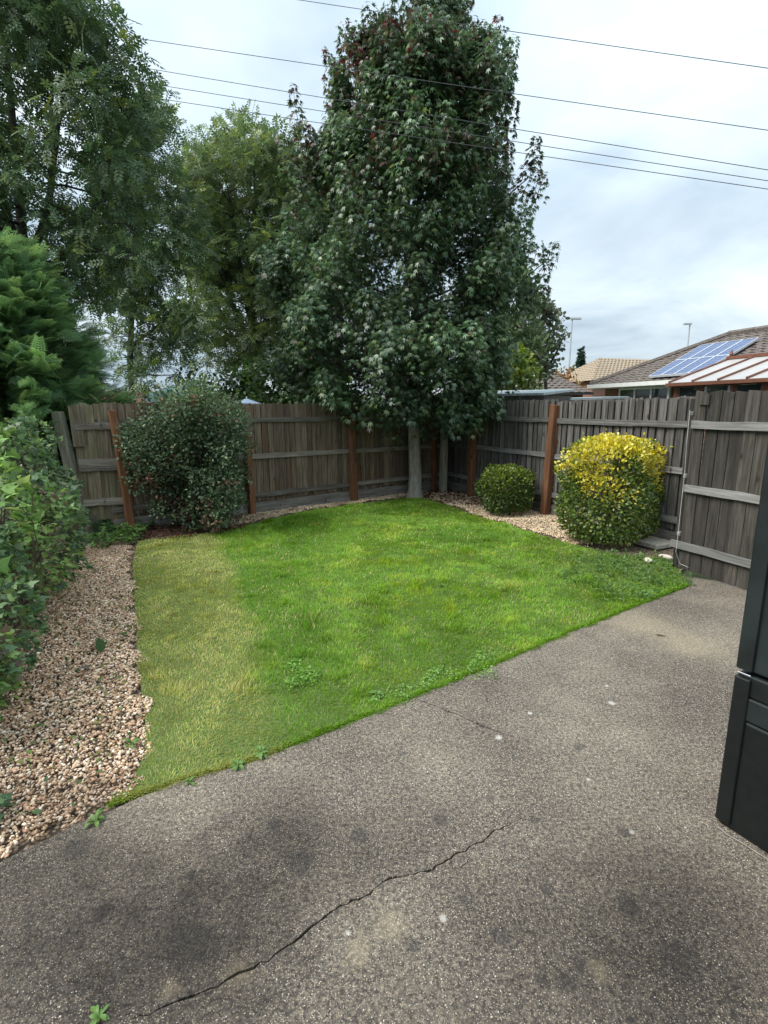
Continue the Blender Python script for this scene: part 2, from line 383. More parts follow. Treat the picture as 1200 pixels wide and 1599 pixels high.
def spot_mask(nt, vec, x, y, r, soft=0.5, nz=None):
    """mask 1 inside a ragged round patch at (x, y) on the slab"""
    d = N(nt, 'ShaderNodeVectorMath', operation='DISTANCE'); nt.links.new(vec, d.inputs[0]); d.inputs[1].default_value = (x, y, 0)
    s = d.outputs['Value']
    if nz is not None: s = math_(nt, 'ADD', s, math_(nt, 'MULTIPLY', math_(nt, 'SUBTRACT', nz, 0.5), r*1.3))
    return mrange(nt, s, r*(1-soft), r*(1+soft*0.4), 1, 0, True)
def concrete_mat():
    m, nt, b = new_mat('exposed_aggregate_concrete')
    tc = N(nt, 'ShaderNodeTexCoord'); v = tc.outputs['Object']
    fl = N(nt, 'ShaderNodeVectorMath', operation='MULTIPLY'); fl.inputs[1].default_value = (1,1,0); nt.links.new(v, fl.inputs[0]); v = fl.outputs[0]
    big = noise(nt, v, 1.3, 5, 0.6); med = noise(nt, v, 7, 5, 0.65); fine = noise(nt, v, 130, 3, 0.7); med2 = noise(nt, v, 22, 4, 0.7)
    c = ramp(nt, big, [(0.34, (0.09,0.081,0.071)), (0.5, (0.15,0.135,0.117)), (0.66, (0.215,0.195,0.163))])
    c = mix(nt, mrange(nt, med, 0.48, 0.78, 0, 0.55), c, (0.07,0.062,0.054))
    c = mix(nt, 0.8, c, ramp(nt, fine, [(0.32, (0.22,0.22,0.22)), (0.66, (1.15,1.12,1.08))]), 'MULTIPLY')
    mott = noise(nt, v, 62, 3, 0.6)
    c = mix(nt, 0.9, c, ramp(nt, mott, [(0.34, (0.42,0.41,0.41)), (0.5, (0.95,0.95,0.95)), (0.66, (1.75,1.7,1.6))]), 'MULTIPLY')
    # sand grains and aggregate stones showing through
    st = []
    for sc, amt, thr in ((75, 0.09, 0.26), (125, 0.22, 0.36), (240, 0.36, 0.44)):
        vo = N(nt, 'ShaderNodeTexVoronoi'); vo.inputs['Scale'].default_value = sc; nt.links.new(v, vo.inputs['Vector'])
        sp = N(nt, 'ShaderNodeSeparateColor'); nt.links.new(vo.outputs['Color'], sp.inputs[0])
        pick = mrange(nt, sp.outputs[0], 1-amt, 1-amt+0.02, 0, 1)
        disc = mrange(nt, vo.outputs['Distance'], thr-0.07, thr+0.05, 1, 0)
        mk = math_(nt, 'MULTIPLY', pick, disc)
        colr = ramp(nt, sp.outputs[1], [(0.0, (0.24,0.19,0.135)), (0.45, (0.36,0.325,0.27)), (0.8, (0.36,0.285,0.18)), (1.0, (0.70,0.67,0.60))])
        c = mix(nt, math_(nt, 'MULTIPLY', mk, 0.9), c, colr); st.append(mk)
        dk = math_(nt, 'MULTIPLY', mrange(nt, sp.outputs[2], 0.86, 0.88, 0, 1), disc)
        c = mix(nt, math_(nt, 'MULTIPLY', dk, 0.6), c, (0.03,0.028,0.026))
    # black lichen spots, pale lichen and other pale patches, paint dabs
    spots_d = [(835,1285,.035),(855,1392,.04),(780,1467,.045),(725,1410,.025),(645,1482,.04),(975,1305,.04),(880,1535,.05),(905,1508,.035),(845,1533,.03),
               (690,1285,.05),(765,1250,.03),(905,1170,.05),(630,1180,.03),(300,1370,.03),(160,1430,.05),(560,1310,.06),(470,1350,.09),(300,1480,.12),(120,1330,.08),(980,1420,.07),(1060,1500,.09),(430,1290,.05)]
    for i, (px, py, r) in enumerate(spots_d):
        g = G(px, py); c = mix(nt, math_(nt, 'MULTIPLY', spot_mask(nt, v, g.x, g.y, r*0.7, 0.45, med2), 0.5), c, (0.028,0.028,0.029))
    spots_l = [(610,1450,.06),(370,1525,.05),(1000,975,.30),(1080,1010,.25),(265,1550,.03),(560,1490,.05),(870,990,.15),(935,1520,.04)]
    for (px, py, r) in spots_l:
        g = G(px, py); c = mix(nt, math_(nt, 'MULTIPLY', spot_mask(nt, v, g.x, g.y, r, 0.9, med2), 0.3), c, (0.34,0.29,0.19))
    spots_w = [(955,1101,.022),(779,1155,.022),(948,1074,.012),(828,1117,.012),(692,1439,.014),(919,1221,.01),(545,1462,.01),(987,1304,.01)]
    for (px, py, r) in spots_w:
        g = G(px, py); c = mix(nt, math_(nt, 'MULTIPLY', spot_mask(nt, v, g.x, g.y, r*1.0, 0.6, med2), 0.6), c, (0.52,0.51,0.48))
    # broad dark areas: algae along the left side, darker patches towards the house
    for (px, py, r, a) in [(-40,1440,.55,.85),(180,1400,.40,.8),(320,1450,.38,.8),(250,1560,.45,.75),(480,1350,.34,.7),(430,1280,.28,.6),(640,1300,.25,.45),(1100,1490,.45,.8),(950,1600,.40,.7),(1010,1370,.40,.6),(640,1590,.30,.55),(800,1420,.30,.45)]:
        g = G(px, py); c = mix(nt, math_(nt, 'MULTIPLY', spot_mask(nt, v, g.x, g.y, r, 0.8, med), a), c, mix(nt, 0.62, c, (0.20,0.185,0.17), 'MULTIPLY'))
    c = mix(nt, 1.0, c, (1.06,1.03,1.0), 'MULTIPLY')
    nt.links.new(c, b.inputs['Base Color']); b.inputs['Roughness'].default_value = 0.88; b.inputs['Specular IOR Level'].default_value = 0.3
    h = math_(nt, 'ADD', math_(nt, 'MULTIPLY', fine, 0.6), math_(nt, 'ADD', math_(nt, 'MULTIPLY', st[0], 0.5), math_(nt, 'ADD', math_(nt, 'MULTIPLY', st[1], 0.35), math_(nt, 'MULTIPLY', med, 0.7))))
    bump(nt, b, h, 0.75, 0.007)
    return m
M['concrete'] = concrete_mat()

# ------------------------------------------------------------------ the ground sheets
def sheet(name, pts, z, mat, parent=None):
    mb = MB(); mb.add([(p[0], p[1], z) for p in pts], [tuple(range(len(pts)))]); return mb.build(name, mat, parent)
tag(sheet('ground', [(-400,-60),(400,-60),(400,700),(-400,700)], -0.06, M['far']), kind='structure')

HX, HY = 0.779, 0.627                          # heading of the back fence
RX, RY = 0.437, -0.900                         # heading of the right fence, from the corner
CORNER = Vector((1.26, 10.93, 0))
# gravel bed: left strip and the strips along both fences
bed_pts = [(-1.95,1.2),(-1.42,1.66),(-1.0,1.95),(2.9,4.75),(3.05,5.2),(3.75,6.0),(1.3,11.0),(-4.6,6.35),(-6.2,4.6),(-4.6,0.6)]
tag(sheet('gravel_bed', bed_pts, -0.022, M['bed']), kind='structure')

# lawn outline, traced on the ground
lawn_px = [(168,1262),(280,1222),(400,1190),(520,1143),(650,1090),(780,1038),(900,985),(1000,946),(1075,915),(1062,892),(1040,872),(960,866),(900,852),(850,838),(800,822),(745,806),(700,790),(668,779),(640,777),(600,782),(540,790),(470,800),(420,812),(380,822),(330,832),(280,836),(215,846),(207,880),(212,960),(216,1040),(226,1110),(228,1170),(205,1225)]
lawn = [G(*p) for p in lawn_px]
def inpoly(pts, poly):
    x, y = pts[:,0], pts[:,1]; r = np.zeros(len(pts), bool); n = len(poly); j = n-1
    for i in range(n):
        xi, yi, xj, yj = poly[i][0], poly[i][1], poly[j][0], poly[j][1]
        c = ((yi > y) != (yj > y)) & (x < (xj-xi)*(y-yi)/(yj-yi+1e-12)+xi); r ^= c; j = i
    return r
tag(sheet('lawn', [(p.x, p.y) for p in lawn], 0.0, M['lawn']), kind='structure')

# ------------------------------------------------------------------ the patio: a cast slab with real cracks
edge_px = [(-260,1450),(0,1350),(90,1305),(180,1266),(280,1225),(400,1191),(520,1144),(650,1091),(780,1039),(900,986),(1000,947),(1080,916)]
edge = []
for a, b_ in zip(edge_px[:-1], edge_px[1:]):
    A, B = G(*a), G(*b_)
    L = (B-A).length; k = max(1, int(L/0.05))
    for i in range(k):
        q = A.lerp(B, i/k); w = random.uniform(-0.007, 0.007)
        edge.append((q.x - 0.58*w, q.y + 0.81*w))
pg = G(1080,918)
patio = edge + [(pg.x, pg.y), (3.05,4.95), (3.35,4.75), (6.0,4.6), (6.0,-2.0), (-3.2,-2.0)]
def crack_poly(px, w0, seg=0.02, seed=1, wob=0.02):
    r = random.Random(seed); pts = [G(*p) for p in px]; line = []
    for a, b_ in zip(pts[:-1], pts[1:]):
        k = max(1, int((b_-a).length/seg))
        for i in range(k): line.append(a.lerp(b_, i/k))
    line.append(pts[-1]); n = len(line); L, R = [], []; off = 0
    for i, p in enumerate(line):
        d = (line[min(i+1,n-1)]-line[max(i-1,0)]).normalized(); s = Vector((-d.y, d.x, 0))
        off = 0.75*off + r.uniform(-wob, wob)*0.5
        t = i/(n-1); w = w0*min(1, (1-t)*6+0.15, t*8+0.15)*r.uniform(0.35, 1.25)
        c = p + s*off
        L.append(c + s*w); R.append(c - s*w)
    return [(p.x, p.y) for p in L] + [(p.x, p.y) for p in reversed(R)]
cracks = [crack_poly([(185,1588),(260,1580),(330,1555),(430,1502),(480,1462),(520,1438),(570,1405),(600,1385),(640,1372),(690,1353),(735,1330),(775,1302),(822,1276)], 0.0042, seed=3),
          crack_poly([(653,1096),(690,1110),(722,1122),(760,1140),(800,1152)], 0.0055, seed=5, wob=0.008),
          crack_poly([(715,1362),(728,1350),(738,1336)], 0.002, seed=8, wob=0.006),
          crack_poly([(1010,1255),(1050,1272),(1085,1292)], 0.0012, seed=9, wob=0.006)]
def build_patio():
    vs_, es = [], []
    def loop(pts):
        b = len(vs_); n = len(pts); vs_.extend(Vector(p) for p in pts); es.extend((b+i, b+(i+1) % n) for i in range(n))
    loop(patio)
    for c in cracks: loop(c)
    ov, oe, of, *_ = delaunay_2d_cdt(vs_, es, [], 1, 1e-6)
    P2 = np.array([(v.x, v.y) for v in ov])
    cen = np.array([P2[list(f)].mean(0) for f in of])
    hole = np.zeros(len(of), bool)
    for c in cracks: hole |= inpoly(cen, c)
    keep = [f for f, h in zip(of, hole) if not h]
    z = 0.012; V = [(p[0], p[1], z) for p in P2]; Fc = [tuple(f) for f in keep]
    cnt = {}
    for f in Fc:
        for i in range(len(f)):
            a, b_ = f[i], f[(i+1) % len(f)]; cnt[(a, b_)] = 1
    bnd = [(a, b_) for (a, b_) in cnt if (b_, a) not in cnt]
    low = {}
    def lo(i):
        if i not in low: low[i] = len(V); V.append((P2[i][0], P2[i][1], -0.045))
        return low[i]
    for a, b_ in bnd: Fc.append((b_, a, lo(a), lo(b_)))
    mb = MB(); mb.add(V, Fc); return mb.build('patio', M['concrete'])
tag(build_patio(), kind='structure')

# ------------------------------------------------------------------ vectorised scatter of small pieces
def scatter(name, tv, tf, pos, axis, normal, scale, col, mat, parent=None, smooth=False):
    """copies of a small template (axis +Y, normal +Z) merged into one mesh"""
    pos = np.asarray(pos, float); n = len(pos); tv = np.asarray(tv, float); k = len(tv)
    y = axis/np.linalg.norm(axis, axis=1, keepdims=True)
    x = np.cross(y, normal); xl = np.linalg.norm(x, axis=1, keepdims=True); x = x/np.maximum(xl, 1e-6); z = np.cross(x, y)
    sc = np.asarray(scale, float)
    if sc.ndim == 1: sc = np.repeat(sc[:,None], 3, 1)
    T = tv[None,:,:]*sc[:,None,:]
    V = pos[:,None,:] + T[:,:,0:1]*x[:,None,:] + T[:,:,1:2]*y[:,None,:] + T[:,:,2:3]*z[:,None,:]
    flat = np.concatenate([np.array(f) for f in tf]); cnt = np.array([len(f) for f in tf])
    FF = (flat[None,:] + (np.arange(n)*k)[:,None]).ravel(); CC = np.tile(cnt, n)
    c = np.repeat(np.asarray(col)[:,None,:], k, 1).reshape(-1,3)
    return mesh_np(name, V.reshape(-1,3), FF, CC, mat, parent, c, smooth)
def rdir(n):
    v = rng.normal(size=(n,3)); return v/np.linalg.norm(v, axis=1, keepdims=True)
def colmix(n, cols, weights=None, jit=0.25):
    cols = np.array(cols); i = rng.choice(len(cols), n, p=weights)
    return np.clip(cols[i]*rng.uniform(1-jit, 1+jit, (n,1)), 0, 1)

# ------------------------------------------------------------------ grass
def in_yellow_strip(p):
    # the paler, yellower strip of turf beside the gravel path
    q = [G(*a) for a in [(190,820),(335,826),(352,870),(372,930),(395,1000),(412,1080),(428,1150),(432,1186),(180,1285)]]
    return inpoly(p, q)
def make_grass():
    n = 900000
    lo = np.array([-3.2,1.7]); hi = np.array([3.4,10.4])
    p = rng.random((n,2))*(hi-lo)+lo
    p = p[inpoly(p, lawn)]
    dist = np.hypot(p[:,0], p[:,1])
    keep = rng.random(len(p)) < np.clip((3.3/dist)**1.25, 0.16, 1.0)
    p = p[keep]; dist = dist[keep]; n = len(p)
    p3 = np.c_[p, np.zeros(n)]
    pn = p + (np.c_[fbm(p3+5, 3, 3), fbm(p3+9, 3, 3)]-0.5)*0.22
    yellowish = (in_yellow_strip(pn).astype(float)+in_yellow_strip(pn+np.array([0.09,0.0]))+in_yellow_strip(pn+np.array([-0.07,0.0]))+in_yellow_strip(pn+rng.normal(size=(n,2))*0.07))/4; yellowish = yellowish*np.clip(0.55+0.9*fbm(p3+57, 2.2, 3), 0, 1)
    big = fbm(p3, 0.9, 4); med = fbm(p3+31, 4.5, 3); sm = vnoise(p3+77, 14)
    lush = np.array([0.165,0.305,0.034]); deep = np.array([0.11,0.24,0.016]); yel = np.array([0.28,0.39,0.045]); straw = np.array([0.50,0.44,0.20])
    c = lush[None]*(0.75+0.5*sm[:,None])
    t = np.clip((med-0.5)*4, 0, 1)[:,None]; c = c*(1-t)+yel[None]*t
    t = np.clip((0.47-big)*5, 0, 1)[:,None]; c = c*(1-t)+deep[None]*t
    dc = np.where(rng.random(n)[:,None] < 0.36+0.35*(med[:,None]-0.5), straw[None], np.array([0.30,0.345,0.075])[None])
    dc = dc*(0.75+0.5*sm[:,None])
    gw = G(990,885); wd = np.exp(-(((p[:,0]-gw.x)/0.8)**2+((p[:,1]-gw.y)/0.55)**2))       # thin worn corner by the gate
    sw = rng.random(n) < 0.03+0.16*np.clip((fbm(p3+17, 3.2, 3)-0.52)*4, 0, 1)
    c[sw] = straw
    c = c*(1-yellowish[:,None]) + dc*yellowish[:,None]
    kw = rng.random(n) > wd*0.75*(0.4+med)
    c = c*(1-0.45*wd[:,None])
    p, p3, c, dist, yellowish, med = p[kw], p3[kw], c[kw], dist[kw], yellowish[kw], med[kw]; n = len(p)
    tuft = 1+1.3*np.clip((vnoise(p3+91, 7)-0.72)*5, 0, 1); h = tuft*rng.uniform(0.012,0.036,n)*(0.75+0.6*med)*(1-0.35*yellowish); w = np.clip(0.0011*dist, 0.0028, 0.0085)*rng.uniform(0.7,1.3,n)
    ang = rng.random(n)*2*np.pi; lean = rng.uniform(0.15,1.0,n)
    comb = fbm(p3+13, 1.6, 2)*2*np.pi*2
    d = np.c_[np.cos(ang)+0.8*np.cos(comb), np.sin(ang)+0.8*np.sin(comb), np.zeros(n)]
    d /= np.linalg.norm(d, axis=1, keepdims=True)+1e-6
    axis = d*lean[:,None]; axis[:,2] = 1
    nrm = -d.copy(); nrm[:,2] = lean+0.01
    # ragged fringe hanging over the slab edge
    E = np.array([(q.x, q.y) for q in lawn[:9]]); sg = np.linalg.norm(np.diff(E, axis=0), axis=1); cu = np.r_[0, np.cumsum(sg)]; ne = 9000
    ss = rng.random(ne)*cu[-1]; e2 = np.c_[np.interp(ss, cu, E[:,0]), np.interp(ss, cu, E[:,1])]; nv = np.array([0.58,-0.81])
    rag = (fbm(np.c_[ss, ss*0, ss*0], 9, 3)-0.42)*0.055
    e2 = e2 + nv[None]*(rng.uniform(-0.05,0.0,ne)+np.clip(rag, -0.02, 0.03))[:,None]
    ed = nv[None]+rng.normal(size=(ne,2))*0.7; ed /= np.linalg.norm(ed, axis=1, keepdims=True); le = rng.uniform(0.5,1.6,ne)
    p3 = np.r_[p3, np.c_[e2, np.zeros(ne)]]; axis = np.r_[axis, np.c_[ed*le[:,None], np.ones(ne)]]; nrm = np.r_[nrm, np.c_[-ed, le]]
    de = np.hypot(e2[:,0], e2[:,1]); w = np.r_[w, np.clip(0.0011*de, 0.0028, 0.006)]; h = np.r_[h, rng.uniform(0.025,0.055,ne)]
    dre = in_yellow_strip(e2-nv[None]*0.10+rng.normal(size=(ne,2))*0.03).astype(float)[:,None]; c = np.r_[c, (np.array([0.145,0.28,0.022])*(1-dre)+np.array([0.29,0.31,0.08])*dre)*rng.uniform(0.7,1.25,(ne,1))]; n = n+ne
    tv = [(-0.5,0,0),(0.5,0,0),(0.4,0.55,0.03),(-0.4,0.55,0.03),(0,1,-0.13)]
    tf = [(0,1,2,3),(3,2,4)]
    p3[:,2] = -0.002
    return scatter('grass', tv, tf, p3, axis, nrm, np.c_[w, h, h], c*rng.uniform(0.8,1.2,(n,1)), M['grass'])
g = make_grass(); tag(g, 'mown green grass of the lawn, paler and yellower beside the gravel path', 'grass', kind='stuff')

# ------------------------------------------------------------------ gravel stones
def ico_pebble(seed):
    import bmesh
    bm = bmesh.new(); bmesh.ops.create_icosphere(bm, subdivisions=1, radius=1.0); r = random.Random(seed)
    pts = [Vector((r.gauss(0,1), r.gauss(0,1), r.gauss(0,1))).normalized() for _ in range(5)]
    for v in bm.verts:
        k = 1.0
        for q in pts:
            dd = v.co.dot(q)
            if dd > 0.6: k = min(k, 0.6/dd)
        v.co *= k
    bm.verts.index_update(); V = [tuple(v.co) for v in bm.verts]; Fc = [tuple(v.index for v in f.verts) for f in bm.faces]; bm.free(); return V, Fc
left_strip = [G(*p) for p in [(0,1345),(90,1303),(165,1268),(205,1228),(230,1170),(226,1110),(216,1040),(212,960),(205,880),(205,846),(130,846),(95,890),(60,950),(20,1030),(-60,1120),(-200,1260),(-240,1420)]]
back_strip = [G(*p) for p in [(330,832),(380,820),(420,810),(470,798),(540,788),(600,780),(645,774),(690,770),(650,765),(560,777),(470,787),(390,800),(330,815)]]
right_strip = [G(*p) for p in [(668,777),(705,788),(745,804),(800,820),(850,836),(900,850),(925,852),(900,820),(860,800),(780,785),(735,772),(690,766)]]
def make_gravel(name, poly, dens, smin, smax, cols, wts, zb=-0.018, nmax=40000):
    a = np.array([(p.x, p.y) for p in poly]); lo, hi = a.min(0)-0.03, a.max(0)+0.03
    n = int(dens*np.prod(hi-lo)); p = rng.random((n,2))*(hi-lo)+lo
    p3 = np.c_[p, np.zeros(n)]
    pw = p + (np.c_[vnoise(p3, 12), vnoise(p3+40, 12)]-0.5)*0.16
    p = p[inpoly(pw, poly)]; n = len(p); s = rng.uniform(smin, smax, n)*rng.uniform(0.6,1.1,n)
    c = colmix(n, cols, wts, 0.3)
    p3 = np.c_[p, np.zeros(n)]
    dk = np.clip((fbm(p3+3, 1.8, 3)-0.55)*5, 0, 0.55)[:,None]; c = c*(1-dk)+np.array([0.09,0.055,0.03])*dk*1.2
    mound = fbm(p3+11, 3.0, 2)*0.03
    pos = np.c_[p, zb+mound+rng.uniform(0,0.012,n)]
    nz = rdir(n)*0.5; nz[:,2] += 1.0
    obs = []
    idx = rng.integers(0, 4, n)
    Vs, Fs, Cs, Ks = [], [], [], []
    for k in range(4):
        tv, tf = ico_pebble(k+1); mk = idx == k
        o = scatter(name, tv, tf, pos[mk], rdir(mk.sum()), nz[mk], np.c_[s[mk], s[mk]*rng.uniform(0.6,1,mk.sum()), s[mk]*rng.uniform(0.35,0.65,mk.sum())], c[mk], M['pebble'])
        obs.append(o)
    # join into one mesh
    V = []; Fl = []; Ct = []; Cc = []; b = 0
    for o in obs:
        me = o.data; v = np.empty(len(me.vertices)*3, np.float32); me.vertices.foreach_get('co', v); v = v.reshape(-1,3)
        f = np.empty(len(me.loops), np.int32); me.loops.foreach_get('vertex_index', f)
        cc = np.empty(len(v)*4, np.float32); me.color_attributes['col'].data.foreach_get('color', cc)
        V.append(v); Fl.append(f+b); Ct.append(np.full(len(me.polygons), 3)); Cc.append(cc.reshape(-1,4)[:,:3]); b += len(v)
        bpy.data.objects.remove(o); bpy.data.meshes.remove(me)
    return mesh_np(name, np.concatenate(V), np.concatenate(Fl), np.concatenate(Ct), M['pebble'], None, np.concatenate(Cc))
GC = [(0.50,0.345,0.215),(0.64,0.52,0.385),(0.36,0.215,0.13),(0.74,0.67,0.57),(0.42,0.33,0.25),(0.24,0.15,0.10)]
GW = [0.26,0.26,0.16,0.12,0.12,0.08]
o = make_gravel('gravel', left_strip, 7600, 0.005, 0.0165, GC, GW)
tag(o, 'tan and brown gravel stones of the path between ivy and lawn', 'gravel', kind='stuff')
GC2 = [(0.62,0.52,0.36),(0.50,0.38,0.24),(0.70,0.63,0.48),(0.33,0.21,0.12)]
o = make_gravel('gravel', back_strip, 3200, 0.010, 0.019, GC2, [0.35,0.3,0.2,0.15]); tag(o, 'cream gravel strip along the foot of the back fence', 'gravel', kind='stuff')
o = make_gravel('gravel', right_strip, 3000, 0.010, 0.02, GC2, [0.35,0.28,0.22,0.15]); tag(o, 'cream gravel around the two clipped evergreen bushes', 'gravel', kind='stuff')

# ------------------------------------------------------------------ fences
def board(parent, x, w, y, z0, z1, mat, th=0.016, r=random, name='board', tilt=0.0, slant=None):
    mb = MB(); sl = r.uniform(-0.012,0.012) if slant is None else slant
    hw = w/2; tw = hw*r.uniform(0.96,1.02); h = z1-z0
    pts = [(-hw,0,0),(hw,0,0),(hw,th,0),(-hw,th,0),(-tw,0,h+sl),(tw,0,h-sl),(tw,th,h-sl),(-tw,th,h+sl)]
    mb.add(pts, [(0,3,2,1),(4,5,6,7),(0,1,5,4),(1,2,6,5),(2,3,7,6),(3,0,4,7)])
    o = mb.build(name, mat, parent); o.location = (x, y, z0); o.rotation_euler = (r.uniform(-0.004,0.004), tilt + r.uniform(-0.006,0.006), r.uniform(-0.03,0.03)); return o
def rail(parent, x0, x1, y, z, mat, h=0.075, th=0.032, dz=0.0, name='rail'):
    mb = MB(); L = x1-x0; n = 8; v = []; f = []
    for i in range(n+1):
        t = i/n; w = random.uniform(-0.004,0.004); hh = h*random.uniform(0.93,1.04)
        for (yy, zz) in ((-th,-hh/2),(0,-hh/2),(0,hh/2),(-th,hh/2)): v.append((t*L, yy+w*0.4, dz*t+zz+w))
    for i in range(n):
        for k in range(4):
            a = i*4+k; b_ = i*4+(k+1)%4; f.append((a, b_, b_+4, a+4))
    f.append((0,3,2,1)); f.append((n*4, n*4+1, n*4+2, n*4+3)); f = [t_[::-1] for t_ in f]
    mb.add(v, f); o = mb.build(name, mat, parent); o.location = (x0, y, z); return o
def fence_panel(a, b_, top, label, bmat, rmat, rails, zlow=0.2, bw=0.098, group='fence panels', gravel=True, step=0.0, seed=0, ragged=0.012, wide_gap=False):
    r = random.Random(seed); a = Vector(a); b_ = Vector(b_); L = (b_-a).length; rz = math.atan2(b_.y-a.y, b_.x-a.x)
    t = thing('fence', label, 'fence', (a.x, a.y, 0), rz, group)
    x = 0.03; i = 0
    while x < L-0.02:                                   # boards in front, others set back behind the gaps
        w = bw*r.uniform(0.80,1.12); gap = bw*(r.uniform(0.16,0.42) if wide_gap else r.uniform(0.02,0.12))
        zt = top + r.uniform(-ragged, ragged) + step*(x/L)
        board(t, x+w*0.5, w, 0.0, zlow+r.uniform(-0.012,0.03), zt, bmat, r=r)
        wb = gap+bw*r.uniform(0.85,0.97)
        board(t, x+w+gap*0.5, wb, 0.032 if wide_gap else 0.020, 0.10, top+r.uniform(-ragged, ragged)*1.4+step*(x/L)-0.004, bmat, r=r)
        x += w+gap; i += 1
    for zr in rails: rail(t, 0.02, L-0.02, -0.002, zr, rmat)
    if gravel:
        g_ = rail(t, 0.03, L-0.03, 0.01, 0.075, M['gravel_board'], h=0.19, th=0.03, name='gravel_board')
    return t
Bp = [CORNER + Vector((HX, HY, 0))*(-d) for d in (0, 2.38, 4.36, 6.36)]       # corner, then the posts leftwards along the back
Rp = [CORNER + Vector((RX, RY, 0))*d for d in (0, 1.10, 3.10, 5.28)]            # corner, then the posts towards the gate
fence_panel(Bp[3], Bp[2], 1.71, 'weathered brown closeboard fence panel behind the large evergreen shrub', M['board_back'], M['rail_back'], (0.30,0.90,1.46), seed=1)
fence_panel(Bp[2], Bp[1], 1.715, 'weathered brown fence panel between the shrub and the orange post, with toothed bottom edge', M['board_back'], M['rail_back'], (0.29,0.90,1.47), seed=2)
fence_panel(Bp[1], Bp[0], 1.70, 'shaded brown fence panel behind the trunk of the tall sweetgum', M['board_back'], M['rail_back'], (0.30,0.89,1.46), seed=3)
fence_panel(Rp[0], Rp[1], 1.76, 'short grey fence panel in the dark corner right of the tree trunk', M['board_grey'], M['rail_grey'], (0.32,0.92,1.48), seed=4, wide_gap=True, bw=0.088)
fence_panel(Rp[1], Rp[2], 1.77, 'grey closeboard fence panel behind the small round bush, between two orange posts', M['board_grey'], M['rail_grey'], (0.32,0.93,1.47), seed=5, wide_gap=True, bw=0.09)
fence_panel(Rp[2], Rp[3], 1.745, 'grey fence panel of narrow boards behind the yellow-topped bush', M['board_grey'], M['rail_grey'], (0.32,0.92,1.46), seed=6, wide_gap=True, bw=0.094, step=0.03)

def fence_post(loc, h, label, mat, w=0.095, lean=(0,0), rz=0.68, d=None, group='fence posts', name='fence_post'):
    mb = MB(); d = d or w; n = 6; v = []; f = []
    r = random.Random(int(abs(loc[0])*1000)+3)
    for i in range(n+1):
        t = i/n; z = -0.05+(h+0.05)*t; k = 1-0.05*t
        for (x, y) in ((-1,-1),(1,-1),(1,1),(-1,1)):
            v.append((x*w/2*k+lean[0]*z+r.uniform(-.003,.003), y*d/2*k+lean[1]*z+r.uniform(-.003,.003), z + (r.uniform(-0.02,0.02) if i == n else 0)))
    for i in range(n):
        for k in range(4): f.append((i*4+k, i*4+(k+1)%4, i*4+4+(k+1)%4, i*4+4+k))
    f.append((3,2,1,0)); f.append((n*4, n*4+1, n*4+2, n*4+3))
    mb.add(v, f); o = mb.build(name, mat); o.location = (loc[0], loc[1], 0); o.rotation_euler = (0,0,rz)
    bevel(o, 0.008, 1); return tag(o, label, 'post', group)
RB, RR = math.atan2(HY, HX), math.atan2(RY, RX)
def off(p, heading, d=0.09):      # a spot on the garden side of a fence line
    return (p.x + heading[1]*d, p.y - heading[0]*d)
fence_post(off(Bp[3] + Vector((0.18,0.14,0)), (HX,HY)), 1.62, 'orange-brown timber post leaning beside the gap left of the large shrub', M['post_orange'], lean=(-0.06,0), rz=RB)
fence_post(off(Bp[2], (HX,HY)), 1.23, 'orange-brown timber post at the right edge of the large shrub', M['post_orange'], rz=RB, lean=(-0.015,0))
fence_post(off(Bp[1], (HX,HY)), 1.52, 'orange-brown split timber post in the middle of the back fence', M['post_orange'], rz=RB, lean=(-0.03,0), w=0.11)
fence_post(off(Bp[0] + Vector((-0.3,-0.2,0)), (HX,HY)), 1.2, 'shaded red-brown post in the dark corner behind the tree trunk', M['post_orange'], rz=RB)
fence_post(off(Rp[1], (RX,RY)), 1.55, 'orange-brown timber post left of the small round bush', M['post_orange'], rz=RR, w=0.12)
fence_post(off(Rp[2], (RX,RY)), 1.70, 'orange-brown timber post between the small and the yellow-topped bush, tilted outward', M['post_orange'], rz=RR, w=0.12, lean=(0.01,0.03))
gp = G(692,769); fence_post((gp.x, gp.y), 1.35, 'weathered grey-green post standing just right of the tree trunk', M['post_grey'], rz=RR, w=0.12)
# leaning post and broken panel in the left corner
lp = G(135,833)
lt = P(97,657,lp.y+0.05)
fence_post((lp.x, lp.y), 1.60, 'mossy grey post leaning left at the overgrown fence corner', M['post_grey'], w=0.13, d=0.11, lean=((lt.x-lp.x)/1.55*0.9,-0.03), rz=0.0)
a = Vector((lp.x-0.1, lp.y+0.08, 0)); b_ = Bp[3] + Vector((0.12,0.06,0))
a = b_ - Vector((HX,HY,0))*0.52 + Vector((-0.02,0.16,0))
bt = thing('fence', 'narrow broken fence panel of mossy boards between the leaning post and orange post', 'fence', (a.x, a.y, 0), math.atan2(b_.y-a.y, b_.x-a.x), 'fence panels')
x = 0.0; rr = random.Random(12)
for i in range(6):
    board(bt, x+0.04, 0.095, 0.02 if i % 2 else 0.0, rr.choice([0.12,0.18,0.24]), 1.70+rr.uniform(-0.03,0.02), M['board_green'], r=rr); x += 0.083
board(bt, 0.05, 0.13, -0.03, 1.16, 1.69, M['board_green'], r=rr, tilt=-0.03)
for zr in (0.42, 0.88, 0.95, 1.42): rail(bt, 0.02, 0.5, -0.004, zr, M['rail_back'], h=0.09)

